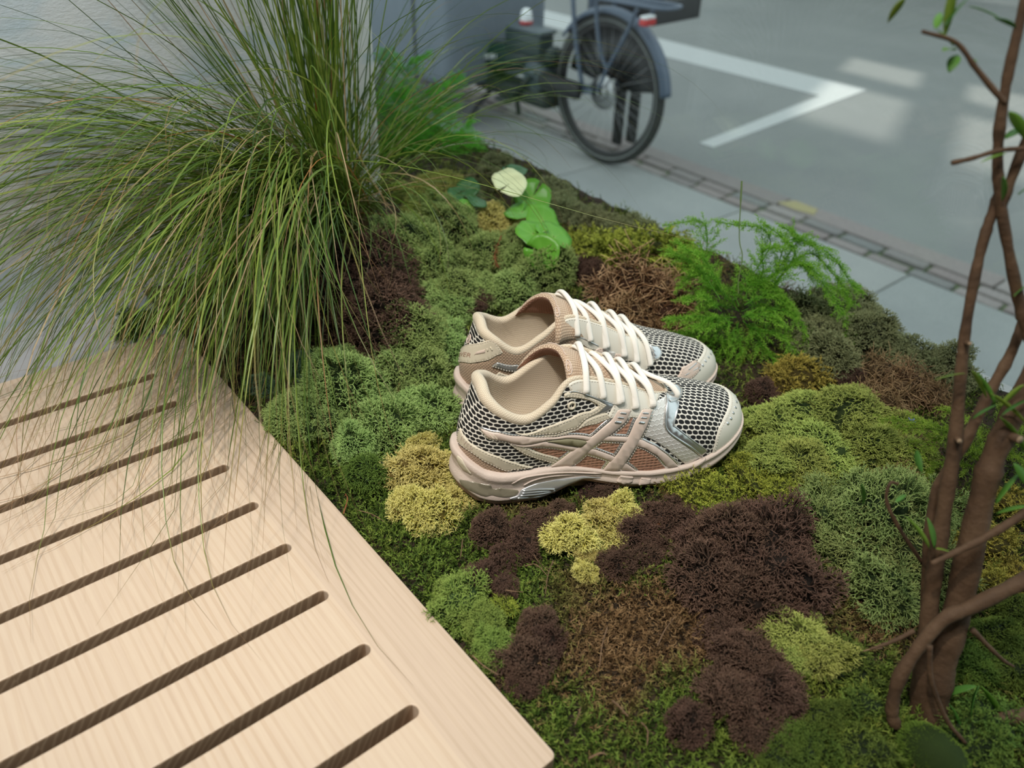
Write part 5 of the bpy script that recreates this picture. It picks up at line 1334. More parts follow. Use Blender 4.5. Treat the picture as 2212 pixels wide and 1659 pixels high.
def blob(cx_, cy_, r, val):
    global zone
    w = np.exp(-((X - cx_) ** 2 + (Y - cy_) ** 2) / r ** 2)
    zone = zone * (1 - w) + val * w
for q in ((.17, .02, .045, .08), (.205, .015, .045, .1), (.13, -.02, .03, .15), (.16, .085, .04, .2), (.20, -.03, .04, .15), (.10, .12, .06, .52), (.12, .25, .08, .5), (.45, .06, .06, .85), (.52, .1, .09, .8), (.20, .2, .05, .25), (.15, -.08, .05, .6), (.6, .0, .1, .7), (.45, .4, .08, .4), (.62, .38, .06, .7), (.3, -.05, .04, .3)):
    blob(*q)
lst = strands(A, D, np.array([0, 0, 1.0]), r_.uniform(.010, .022, n), r_, leaf=0.0030, nseg=5, curl=1.1)
Vs = np.vstack([q[0] for q in lst]); Ts = np.concatenate([q[2] for q in lst])
Fs = []; off = 0; Zs = []
for V, F, T in lst:
    Fs.append(F + off); off += len(V); Zs.append(np.repeat(zone, 4))
me = mesh_np('moss_carpet', Vs, [np.concatenate(Fs)])
set_attr(me, 'tip', Ts); set_attr(me, 'zone', np.concatenate(Zs))
o = obj_from('moss_carpet', me, m_carpet, soil)
tag(o, 'carpet of loose green and brown moss strands between the lichen cushions', None, None, 'stuff')
# ------------------------------------------------------------------ the big tussock of fountain grass
m_blade = mat('grass_blade', (0.1, 0.2, 0.03), 0.36, spec=0.55)
t = NT(m_blade)
a = t.n('ShaderNodeAttribute', attribute_name='along').outputs['Fac']
tn = t.n('ShaderNodeAttribute', attribute_name='tint').outputs['Fac']
g = t.ramp(tn, [(0.0, (0.05, 0.105, 0.013)), (0.35, (0.11, 0.19, 0.022)), (0.6, (0.19, 0.275, 0.04)), (0.78, (0.29, 0.34, 0.075)), (0.84, (0.34, 0.27, 0.13)), (0.93, (0.46, 0.36, 0.21)), (1.0, (0.36, 0.15, 0.035))])
dry = t.n('ShaderNodeMapRange'); t.l(t.math('ADD', a, t.math('MULTIPLY', tn, 0.16)), dry.inputs[0]); dry.inputs[1].default_value = 0.86; dry.inputs[2].default_value = 1.05
c = t.mix(dry.outputs[0], g, (0.30, 0.17, 0.08))
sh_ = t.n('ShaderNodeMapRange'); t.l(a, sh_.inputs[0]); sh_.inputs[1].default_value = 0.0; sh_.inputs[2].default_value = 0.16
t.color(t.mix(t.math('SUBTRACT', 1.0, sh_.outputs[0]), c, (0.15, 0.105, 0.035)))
t.b.inputs['Transmission Weight'].default_value = 0.0
translucent(m_blade, 0.3)
GB = np.array([0.295, 0.700, 0.075])
rg = np.random.default_rng(21)
CAMP = np.array(cam.location)
def grow(az, el, L, bend, curl, n=17, root=None):
    p = GB + np.array([rg.normal() * .019, rg.normal() * .017, rg.uniform(-.012, .012)]) if root is None else np.array(root)
    d = np.array([math.cos(az) * math.cos(el), math.sin(az) * math.cos(el), math.sin(el)])
    pts = [p.copy()]
    ds = L / (n - 1)
    side = np.array([-math.sin(az), math.cos(az), 0])
    cw = rg.normal() * curl
    for k in range(1, n):
        s = k / (n - 1)
        d = d + np.array([0, 0, -1.0]) * bend * (0.25 + 1.5 * s) / n + side * cw * s / n * 2.2 + rg.normal(size=3) * 0.007
        if s > .82: d = d + side * cw * 0.22 * (s - .82) * 8
        d /= np.linalg.norm(d)
        q = p + d * ds
        if q[0] < 0.425 and q[1] > 0.795:
            q[1] = 0.795 - 0.002 * rg.uniform(); d[1] = min(d[1], 0) - .05
        if q[0] > 0.785:
            q[0] = 0.785; d[0] = min(d[0], -.02)
        fl = 0.0025 if (q[0] < 0.055 and q[1] < 0.68) else float(bed_z(q[0], q[1])) + 0.006 if q[0] > .05 else -0.028
        if q[2] < fl:
            q[2] = fl + 0.001 * rg.uniform(); d[2] = max(d[2], 0.0) + 0.015; d = d + side * cw * .10 + np.array([-.05, .02, 0])
        p = q
        pts.append(p.copy())
    return np.array(pts)
def blade_vf(P, w):
    n = len(P)
    T = unit(np.gradient(P, axis=0))
    view = np.array([0.3, 0.3, 1.0]) + rg.normal(size=3) * .5
    S = unit(np.cross(T, view)); Nn = np.cross(S, T)
    s = np.linspace(0, 1, n)
    ww = w * np.minimum(1, 0.55 + 2.2 * s) * np.clip(1 - s ** 2.6, 0.06, 1)
    V = np.stack([P - S * ww[:, None] * .5 + Nn * ww[:, None] * .22, P, P + S * ww[:, None] * .5 + Nn * ww[:, None] * .22], 1).reshape(-1, 3)
    i = (np.arange(n - 1) * 3)[:, None]
    F = np.concatenate([i + np.array([0, 1, 4, 3]), i + np.array([1, 2, 5, 4])])
    return V, F, np.repeat(s, 3)
def tint():
    u = rg.uniform()
    return rg.uniform(0, .78) ** 1.0 if u < .91 else rg.uniform(.82, .95) if u < .97 else rg.uniform(.95, 1.0)
blades = []
def fan(n, az0, az1, el0, el1, L0, L1, b0, b1, curl=.3, w0=.0014, w1=.0024):
    for _ in range(n):
        az = math.radians(rg.uniform(az0, az1)); el = math.radians(rg.uniform(el0, el1))
        P = grow(az, el, rg.uniform(L0, L1), rg.uniform(b0, b1), curl)
        blades.append((P, rg.uniform(w0, w1), tint()))
# azimuth: 0 towards the window, 180 along the bench away from it, -90 towards the camera, 90 into the panel
fan(170, 0, 360, 77, 90, .34, .62, .03, .30)            # upright fan, top and top left
fan(50, 120, 205, 58, 80, .36, .66, .2, .9)
fan(190, 150, 222, 18, 46, .42, .72, .9, 2.0)          # long arcs to the left along the panel
fan(400, 186, 238, 22, 58, .40, .74, 1.4, 2.8)         # falling over the bench
fan(270, 205, 238, 25, 62, .28, .58, 1.8, 3.6)         # hanging over the bench corner
fan(14, 245, 285, 30, 70, .16, .34, 2.2, 4.2)
fan(34, 285, 345, 34, 66, .16, .40, 1.8, 3.4)
fan(46, -25, 30, 38, 74, .26, .52, .8, 2.0)           # a few to the right, across the window
fan(44, -40, 10, 40, 66, .36, .60, 1.4, 2.4, .6, .0009, .0016)
fan(80, 200, 300, 20, 50, .14, .30, 1.0, 3.0, 1.6, .0008, .0014)
fan(120, 150, 260, 40, 75, .3, .65, 1.2, 2.6, 2.6, .0007, .0012)
keep = []
for P, w, tn_ in blades:
    d = np.linalg.norm(P - CAMP, axis=1).min()
    if d > 0.30: keep.append((P, w, tn_))
blades = keep
grass = empty('fountain_grass', tuple(GB), 0, 'large tussock of fine green fountain grass arching over the bench end', 'ornamental grass')
def blade_obj(name, lst, parent):
    Vs, Fs, A_, T_, off = [], [], [], [], 0
    for P, w, tn_ in lst:
        V, F, s = blade_vf(P - GB, w)
        Vs.append(V); Fs.append(F + off); A_.append(s); T_.append(np.full(len(V), tn_)); off += len(V)
    me = mesh_np(name, np.vstack(Vs), [np.concatenate(Fs)])
    set_attr(me, 'along', np.concatenate(A_)); set_attr(me, 'tint', np.concatenate(T_))
    return obj_from(name, me, m_blade, parent)
# the blades that stand nearest to the viewer are single leaves, the rest one mass
order = sorted(range(len(blades)), key=lambda i: np.linalg.norm(blades[i][0] - CAMP, axis=1).mean() - 0.12 * blades[i][1] / .002)
single = set(order[:280])
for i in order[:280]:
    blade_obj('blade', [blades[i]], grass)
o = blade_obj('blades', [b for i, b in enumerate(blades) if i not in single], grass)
o['kind'] = 'stuff'
# the crown of old stems it grows from
V, F = lathe_vf([(0.0, -0.03), (0.040, -0.028), (0.046, -0.005), (0.036, 0.012), (0.022, 0.024), (0, 0.028)], 20)
add('crown', V, F, mottled('grass_crown', (0.05, 0.03, 0.012), (0.12, 0.08, 0.03), 60, 0.9, 0.8, 160), grass)
# plants of the bed, metres
FERN_RIGHT = [
    [(0.587, 0.285, 0.049), (0.592, 0.307, 0.079), (0.605, 0.316, 0.102), (0.607, 0.333, 0.124), (0.570, 0.360, 0.118)],
    [(0.627, 0.260, 0.057), (0.629, 0.260, 0.070), (0.656, 0.260, 0.106), (0.651, 0.273, 0.125), (0.625, 0.290, 0.130), (0.599, 0.307, 0.135)],
    [(0.630, 0.232, 0.062), (0.636, 0.231, 0.072), (0.666, 0.230, 0.103), (0.660, 0.246, 0.119), (0.644, 0.270, 0.136)],
    [(0.643, 0.235, 0.060), (0.671, 0.232, 0.092), (0.680, 0.207, 0.082), (0.684, 0.182, 0.067), (0.682, 0.154, 0.044), (0.680, 0.126, 0.019)],
    [(0.649, 0.238, 0.063), (0.679, 0.252, 0.107), (0.702, 0.233, 0.108), (0.718, 0.205, 0.093), (0.723, 0.181, 0.072), (0.729, 0.169, 0.063)],
    [(0.650, 0.239, 0.063), (0.695, 0.229, 0.097), (0.711, 0.195, 0.076), (0.714, 0.176, 0.060), (0.712, 0.164, 0.048)],
    [(0.597, 0.242, 0.058), (0.612, 0.247, 0.071), (0.631, 0.234, 0.067), (0.647, 0.215, 0.054), (0.655, 0.199, 0.037)],
    [(0.611, 0.251, 0.032), (0.631, 0.236, 0.041), (0.638, 0.210, 0.026), (0.648, 0.183, 0.013)],
    [(0.608, 0.253, 0.033), (0.594, 0.279, 0.034), (0.587, 0.291, 0.025), (0.579, 0.306, 0.018)],
    [(0.566, 0.232, 0.040), (0.542, 0.259, 0.044), (0.526, 0.273, 0.041), (0.510, 0.286, 0.037)],
    [(0.593, 0.240, 0.027), (0.580, 0.243, 0.004), (0.571, 0.263, 0.001), (0.560, 0.282, -0.003)],
    [(0.597, 0.234, 0.028), (0.598, 0.217, 0.027), (0.611, 0.192, 0.027), (0.607, 0.168, 0.013)],
    [(0.601, 0.232, 0.045), (0.634, 0.204, 0.047), (0.644, 0.175, 0.027), (0.640, 0.163, 0.012)],
    [(0.583, 0.258, 0.055), (0.583, 0.290, 0.074), (0.576, 0.307, 0.070), (0.565, 0.316, 0.054)],
    [(0.578, 0.255, 0.061), (0.567, 0.292, 0.102), (0.553, 0.301, 0.110), (0.539, 0.311, 0.120)],
    [(0.583, 0.237, 0.031), (0.580, 0.222, 0.006), (0.577, 0.212, -0.014)],
    [(0.595, 0.245, 0.015), (0.573, 0.243, -0.011), (0.564, 0.243, -0.022)],
    [(0.567, 0.257, 0.061), (0.568, 0.293, 0.084), (0.563, 0.318, 0.093), (0.558, 0.340, 0.097)],
    [(0.591, 0.244, 0.049), (0.597, 0.260, 0.066), (0.618, 0.252, 0.073), (0.634, 0.242, 0.071)],
    [(0.605, 0.238, 0.057), (0.622, 0.242, 0.089), (0.624, 0.249, 0.111), (0.637, 0.235, 0.120)],
    [(0.597, 0.246, 0.039), (0.596, 0.266, 0.051), (0.592, 0.284, 0.058), (0.581, 0.296, 0.052)],
    [(0.577, 0.229, 0.046), (0.585, 0.222, 0.049), (0.601, 0.208, 0.051), (0.610, 0.191, 0.044)],
    [(0.579, 0.237, 0.041), (0.555, 0.247, 0.043), (0.534, 0.251, 0.042), (0.517, 0.252, 0.041)],
    [(0.586, 0.234, 0.057), (0.617, 0.228, 0.064), (0.638, 0.218, 0.056), (0.649, 0.208, 0.040)],
    [(0.593, 0.250, 0.022), (0.576, 0.254, 0.017), (0.551, 0.251, -0.004), (0.539, 0.255, -0.005)],
    [(0.617, 0.247, 0.056), (0.647, 0.233, 0.086), (0.662, 0.212, 0.097), (0.664, 0.187, 0.090)],
    [(0.638, 0.245, 0.057), (0.684, 0.245, 0.100), (0.695, 0.247, 0.113), (0.682, 0.267, 0.123)],
    [(0.602, 0.241, 0.027), (0.604, 0.216, 0.012), (0.601, 0.200, 0.001), (0.606, 0.179, -0.006)],
    [(0.568, 0.252, 0.046), (0.556, 0.270, 0.062), (0.543, 0.276, 0.063), (0.528, 0.282, 0.062)],
    [(0.591, 0.254, 0.017), (0.561, 0.271, 0.012), (0.537, 0.285, 0.009), (0.518, 0.294, 0.004)],
]
FERN_REAR = [
    [(0.625, 1.005, -0.073), (0.656, 1.093, 0.033), (0.685, 1.164, 0.119), (0.698, 1.201, 0.153)],
    [(0.639, 1.018, -0.080), (0.677, 1.091, 0.057), (0.693, 1.127, 0.134), (0.727, 1.104, 0.164)],
    [(0.627, 0.991, -0.069), (0.691, 1.049, 0.039), (0.742, 1.073, 0.096), (0.781, 1.080, 0.124)],
    [(0.625, 0.981, -0.065), (0.689, 1.000, 0.017), (0.732, 0.984, 0.040), (0.739, 0.942, 0.001)],
    [(0.646, 1.011, -0.079), (0.714, 1.020, -0.012), (0.730, 0.996, -0.026), (0.734, 0.956, -0.071)],
    [(0.618, 0.994, -0.068), (0.608, 1.054, 0.007), (0.613, 1.087, 0.068), (0.616, 1.101, 0.107)],
    [(0.633, 1.009, -0.085), (0.686, 1.027, -0.009), (0.727, 1.015, 0.024), (0.761, 1.008, 0.056)],
    [(0.618, 0.994, -0.068), (0.636, 1.048, 0.004), (0.625, 1.078, 0.024), (0.606, 1.088, 0.016)],
    [(0.618, 0.978, -0.071), (0.669, 0.974, -0.044), (0.699, 0.955, -0.054), (0.700, 0.940, -0.087)],
    [(0.629, 1.003, -0.073), (0.672, 1.038, 0.000), (0.715, 1.052, 0.052), (0.728, 1.084, 0.095)],
    [(0.612, 0.984, -0.072), (0.613, 1.032, -0.032), (0.603, 1.057, -0.029), (0.588, 1.060, -0.054)],
    [(0.625, 0.997, -0.070), (0.661, 1.052, 0.025), (0.698, 1.080, 0.092), (0.737, 1.066, 0.116)],
    [(0.628, 0.986, -0.076), (0.693, 0.983, -0.024), (0.745, 0.971, 0.006), (0.745, 0.942, -0.032)],
    [(0.631, 1.005, -0.074), (0.666, 1.015, -0.028), (0.712, 1.002, 0.003), (0.762, 0.979, 0.027)],
    [(0.617, 0.984, -0.064), (0.622, 1.021, -0.013), (0.642, 1.084, 0.082), (0.658, 1.091, 0.112)],
    [(0.614, 0.981, -0.072), (0.639, 1.000, -0.028), (0.669, 1.062, 0.066), (0.649, 1.117, 0.107)],
    [(0.625, 0.997, -0.080), (0.663, 0.987, -0.029), (0.693, 0.990, 0.028), (0.708, 1.003, 0.082)],
    [(0.634, 1.002, -0.083), (0.656, 1.002, -0.050), (0.689, 1.000, -0.010), (0.718, 0.980, 0.008)],
]
FERN_SIDE = [
    [(0.591, -0.071, 0.008), (0.575, -0.035, 0.035), (0.553, -0.009, 0.045), (0.520, 0.018, 0.047)],
    [(0.603, -0.068, -0.000), (0.584, -0.041, 0.022), (0.561, -0.025, 0.029), (0.537, -0.021, 0.021)],
    [(0.579, -0.073, 0.016), (0.579, -0.051, 0.049), (0.568, -0.037, 0.062), (0.552, -0.024, 0.070)],
    [(0.598, -0.071, 0.005), (0.608, -0.060, 0.040), (0.614, -0.066, 0.053), (0.615, -0.081, 0.053)],
    [(0.597, -0.070, 0.001), (0.612, -0.076, 0.019), (0.615, -0.088, 0.019), (0.615, -0.104, 0.012)],
    [(0.586, -0.072, 0.009), (0.566, -0.048, 0.012), (0.548, -0.035, 0.006), (0.536, -0.034, -0.007)],
    [(0.583, -0.074, 0.014), (0.608, -0.078, 0.040), (0.620, -0.095, 0.039), (0.617, -0.110, 0.027)],
    [(0.585, -0.072, 0.012), (0.577, -0.048, 0.036), (0.550, -0.020, 0.045), (0.523, -0.000, 0.046)],
]
FERN_SHOOT = [(0.592, 0.249, 0.063), (0.598, 0.257, 0.077), (0.611, 0.267, 0.101), (0.617, 0.281, 0.121), (0.642, 0.310, 0.176)]
SAPLING = [
    ([(0.2918, -0.1648, -0.0249), (0.2972, -0.1529, 0.0083), (0.3078, -0.1312, 0.0724), (0.3202, -0.1107, 0.1401), (0.3279, -0.0976, 0.1853), (0.3329, -0.0815, 0.2345), (0.3361, -0.0722, 0.2653), (0.3424, -0.0619, 0.3074), (0.3488, -0.0571, 0.3369), (0.3516, -0.0559, 0.3476)], [0.01037, 0.00818, 0.00661, 0.00606, 0.00528, 0.00422, 0.00384, 0.00373, 0.00365, 0.00279]),
    ([(0.2953, -0.1706, -0.0209), (0.3049, -0.1572, 0.0231), (0.3175, -0.1474, 0.0658), (0.3379, -0.1234, 0.1568), (0.3480, -0.1168, 0.1921), (0.3656, -0.1128, 0.2385), (0.3777, -0.1103, 0.2712), (0.4077, -0.1030, 0.3663), (0.4341, -0.0940, 0.4830), (0.4619, -0.0833, 0.6198)], [0.01236, 0.01144, 0.01088, 0.00974, 0.00893, 0.00778, 0.00703, 0.00562, 0.00387, 0.00141]),
    ([(0.3094, -0.1558, -0.0112), (0.3254, -0.1063, 0.1202), (0.3374, -0.0984, 0.1604), (0.3464, -0.0983, 0.1779), (0.3617, -0.0956, 0.2146), (0.3729, -0.0945, 0.2405), (0.3834, -0.0891, 0.2765), (0.4080, -0.0762, 0.3726), (0.4289, -0.0618, 0.4899), (0.4518, -0.0461, 0.6271)], [0.0063, 0.00526, 0.00483, 0.00478, 0.00437, 0.004, 0.00361, 0.00289, 0.00199, 0.00072]),
    ([(0.3667, -0.1119, 0.2430), (0.3643, -0.1054, 0.2546), (0.3601, -0.0963, 0.2689), (0.3564, -0.0867, 0.2863), (0.3479, -0.0635, 0.3322), (0.3441, -0.0497, 0.3650), (0.3448, -0.0397, 0.4014), (0.3480, -0.0319, 0.4434), (0.3483, -0.0288, 0.4588), (0.3519, -0.0114, 0.5572), (0.3524, 0.0072, 0.6758), (0.3563, 0.0268, 0.8143)], [0.00447, 0.00444, 0.0041, 0.00405, 0.00364, 0.00354, 0.00343, 0.00305, 0.00275, 0.0022, 0.00151, 0.00055]),
    ([(0.4270, -0.0306, 0.7531), (0.4056, -0.0407, 0.6151), (0.3863, -0.0491, 0.4970), (0.3634, -0.0557, 0.3999), (0.3557, -0.0576, 0.3709), (0.3489, -0.0606, 0.3433), (0.3469, -0.0632, 0.3305)], [0.00069, 0.00189, 0.00275, 0.00344, 0.00353, 0.00361, 0.00252]),
    ([(0.2601, -0.1563, -0.0036), (0.2596, -0.1490, 0.0106), (0.2681, -0.1427, 0.0391), (0.2910, -0.1448, 0.0762), (0.3090, -0.1542, 0.0889), (0.3416, -0.1714, 0.1120), (0.3589, -0.1791, 0.1276)], [0.00464, 0.00527, 0.00552, 0.00542, 0.00602, 0.00626, 0.00621]),
    ([(0.3423, -0.1571, 0.1752), (0.3288, -0.1512, 0.1622), (0.3094, -0.1418, 0.1456), (0.2926, -0.1327, 0.1336), (0.2809, -0.1263, 0.1257)], [0.00327, 0.00329, 0.00302, 0.00243, 0.00183]),
    ([(0.3714, -0.2337, 0.0068), (0.3405, -0.2112, -0.0008), (0.3161, -0.1938, -0.0074), (0.3027, -0.1850, -0.0128)], [0.00737, 0.00672, 0.00539, 0.00338]),
    ([(0.2717, -0.1489, 0.0713), (0.2707, -0.1598, 0.0458), (0.2764, -0.1783, 0.0167), (0.2849, -0.1938, -0.0005)], [0.00219, 0.00206, 0.00193, 0.00162]),
    ([(0.3110, -0.0797, 0.1463), (0.3065, -0.0760, 0.1460), (0.3039, -0.0798, 0.1327), (0.3095, -0.0937, 0.1128), (0.3195, -0.1130, 0.0894)], [0.0013, 0.0013, 0.00147, 0.00165, 0.00167]),
    ([(0.3284, -0.0484, 0.3968), (0.3144, -0.0325, 0.4136), (0.3043, -0.0210, 0.4262), (0.2897, -0.0078, 0.4309)], [0.00206, 0.00177, 0.0015, 0.00124]),
    ([(0.3128, -0.0377, 0.3633), (0.3217, -0.0444, 0.3663), (0.3337, -0.0530, 0.3711), (0.3480, -0.0644, 0.3731)], [0.00187, 0.0016, 0.0016, 0.00159]),
    ([(0.2936, -0.1330, 0.0535), (0.2813, -0.1266, 0.0449), (0.2678, -0.1184, 0.0382)], [0.00199, 0.00166, 0.001]),
    ([(0.3167, -0.1600, 0.0639), (0.3304, -0.1811, 0.0438), (0.3375, -0.1903, 0.0371)], [0.00228, 0.00164, 0.00099]),
]
SAPLING_LEAVES = [
    ((0.2843, 0.0042, 0.4460), (0.2911, 0.0137, 0.4333), 0.0033),
    ((0.3039, -0.0109, 0.4523), (0.3129, -0.0100, 0.4275), 0.0038),
    ((0.2983, -0.0104, 0.4319), (0.3110, -0.0052, 0.4398), 0.0033),
    ((0.3021, -0.0134, 0.4326), (0.3133, -0.0139, 0.4477), 0.0046),
    ((0.3074, -0.0203, 0.4220), (0.2865, -0.0230, 0.4270), 0.0042),
    ((0.3088, -0.0220, 0.4198), (0.2990, -0.0245, 0.4133), 0.0047),
    ((0.3134, -0.0266, 0.4168), (0.3177, -0.0298, 0.4179), 0.0023),
    ((0.3245, -0.0310, 0.4381), (0.3259, -0.0135, 0.4434), 0.0038),
    ((0.3319, -0.0380, 0.4340), (0.3175, -0.0305, 0.4409), 0.0031),
    ((0.3338, -0.0498, 0.3925), (0.3460, -0.0620, 0.3781), 0.0059),
    ((0.3334, -0.0536, 0.3780), (0.3555, -0.0555, 0.3849), 0.0049),
    ((0.3346, -0.0567, 0.3706), (0.3184, -0.0503, 0.3686), 0.0019),
    ((0.3341, -0.0600, 0.3581), (0.3440, -0.0629, 0.3428), 0.0036),
    ((0.3069, -0.0194, 0.4238), (0.3033, -0.0105, 0.4320), 0.0031),
    ((0.3220, -0.1020, 0.2123), (0.3344, -0.1070, 0.2235), 0.0031),
    ((0.3336, -0.1076, 0.2227), (0.3305, -0.0925, 0.2415), 0.0030),
    ((0.3191, -0.0880, 0.2415), (0.3040, -0.0767, 0.2392), 0.0021),
    ((0.2936, -0.0868, 0.1905), (0.2842, -0.0969, 0.1826), 0.0037),
    ((0.2645, -0.0724, 0.1664), (0.2755, -0.0755, 0.1457), 0.0025),
    ((0.2810, -0.0913, 0.1546), (0.2998, -0.0902, 0.1528), 0.0025),
    ((0.2964, -0.1181, 0.1232), (0.2963, -0.0981, 0.1401), 0.0058),
    ((0.2988, -0.1201, 0.1233), (0.2947, -0.1116, 0.1473), 0.0045),
    ((0.2998, -0.1209, 0.1233), (0.3130, -0.1289, 0.1193), 0.0032),
    ((0.3478, -0.1144, 0.2359), (0.3418, -0.1068, 0.2157), 0.0036),
    ((0.3519, -0.1212, 0.2272), (0.3226, -0.1137, 0.2265), 0.0036),
    ((0.3320, -0.1341, 0.1555), (0.3532, -0.1324, 0.1758), 0.0041),
    ((0.3318, -0.1367, 0.1492), (0.3375, -0.1498, 0.1664), 0.0041),
    ((0.3143, -0.1798, 0.0230), (0.3010, -0.1618, 0.0038), 0.0047),
    ((0.3156, -0.1806, 0.0237), (0.3002, -0.1849, 0.0071), 0.0051),
    ((0.3168, -0.1819, 0.0231), (0.3458, -0.2118, -0.0220), 0.0051),
    ((0.2977, -0.1727, 0.0086), (0.2981, -0.1895, -0.0053), 0.0041),
    ((0.3314, -0.1032, 0.2292), (0.3518, -0.1255, 0.2131), 0.0036),
    ((0.3358, -0.1128, 0.2145), (0.3608, -0.1314, 0.1894), 0.0043),
    ((0.3420, -0.0893, 0.2898), (0.3664, -0.0885, 0.2948), 0.0041),
    ((0.3414, -0.0692, 0.3483), (0.3542, -0.0700, 0.3529), 0.0044),
    ((0.3225, -0.0901, 0.2434), (0.3404, -0.1000, 0.2235), 0.0027),
    ((0.3423, -0.1306, 0.1843), (0.3492, -0.1474, 0.1682), 0.0043),
]
ROUND_LEAVES = [
    ((0.5487, 0.6398, 0.0879), 0.0246, 'pale'),
    ((0.5954, 0.6372, 0.0591), 0.0283, 'g'),
    ((0.5509, 0.6082, 0.0548), 0.0246, 'g'),
    ((0.5392, 0.5502, 0.0637), 0.0236, 'g'),
    ((0.4909, 0.5148, 0.0700), 0.0225, 'g'),
    ((0.5160, 0.5009, 0.0640), 0.0265, 'g'),
    ((0.4795, 0.4837, 0.0579), 0.0234, 'g'),
    ((0.5123, 0.6913, 0.0721), 0.0167, 'd'),
    ((0.5045, 0.6603, 0.0638), 0.0151, 'd'),
    ((0.4915, 0.6923, 0.0676), 0.0125, 'd'),
    ((0.6438, 0.7398, 0.0570), 0.0198, 'd'),
    ((0.4809, 0.6549, 0.0609), 0.0135, 'g'),
]
TWIGS = [
    ((0.1551, 0.0307, 0.0005), (0.1242, 0.0083, 0.0007), 0.0006),
    ((0.3023, 0.0852, 0.0050), (0.2550, 0.0750, 0.0064), 0.0008),
    ((0.1130, -0.0166, -0.0016), (0.1118, -0.0330, 0.0005), 0.0010),
    ((0.0558, 0.0759, -0.0008), (0.0605, 0.0499, 0.0003), 0.0006),
    ((0.1420, 0.1166, 0.0033), (0.1495, 0.0952, 0.0047), 0.0005),
    ((0.1653, 0.1062, 0.0035), (0.1360, 0.0833, 0.0037), 0.0005),
    ((0.1574, 0.1231, 0.0039), (0.1531, 0.1015, 0.0051), 0.0004),
    ((0.1137, 0.1072, 0.0021), (0.1231, 0.0956, 0.0038), 0.0005),
    ((0.2591, 0.0806, 0.0046), (0.2598, 0.0651, 0.0063), 0.0005),
    ((0.0695, -0.0369, -0.0019), (0.0798, -0.0432, 0.0002), 0.0008),
    ((0.0791, -0.0130, -0.0020), (0.0908, -0.0066, 0.0001), 0.0006),
    ((0.0538, 0.2661, 0.0002), (0.0677, 0.2868, 0.0020), 0.0007),
    ((0.0668, 0.2621, 0.0003), (0.0764, 0.2315, 0.0035), 0.0004),
    ((0.1289, 0.2345, 0.0040), (0.1466, 0.2377, 0.0070), 0.0004),
    ((0.1309, 0.2129, 0.0047), (0.1425, 0.2231, 0.0072), 0.0005),
    ((0.1053, 0.1576, 0.0035), (0.1175, 0.1715, 0.0060), 0.0005),
    ((0.1570, 0.3472, 0.0020), (0.1703, 0.3581, 0.0038), 0.0004),
    ((0.4590, 0.5439, 0.0647), (0.4289, 0.5121, 0.0377), 0.0007),
    ((0.3550, 0.1136, 0.0048), (0.3774, 0.1044, 0.0074), 0.0004),
    ((0.3110, -0.1159, 0.0007), (0.2871, -0.1073, 0.0029), 0.0008),
    ((0.1730, -0.0059, 0.0007), (0.2040, 0.0028, 0.0041), 0.0006),
    ((0.1169, -0.0411, -0.0013), (0.1063, -0.0561, 0.0007), 0.0006),
]
FLOWER = (0.5749, 0.0062, 0.0222)
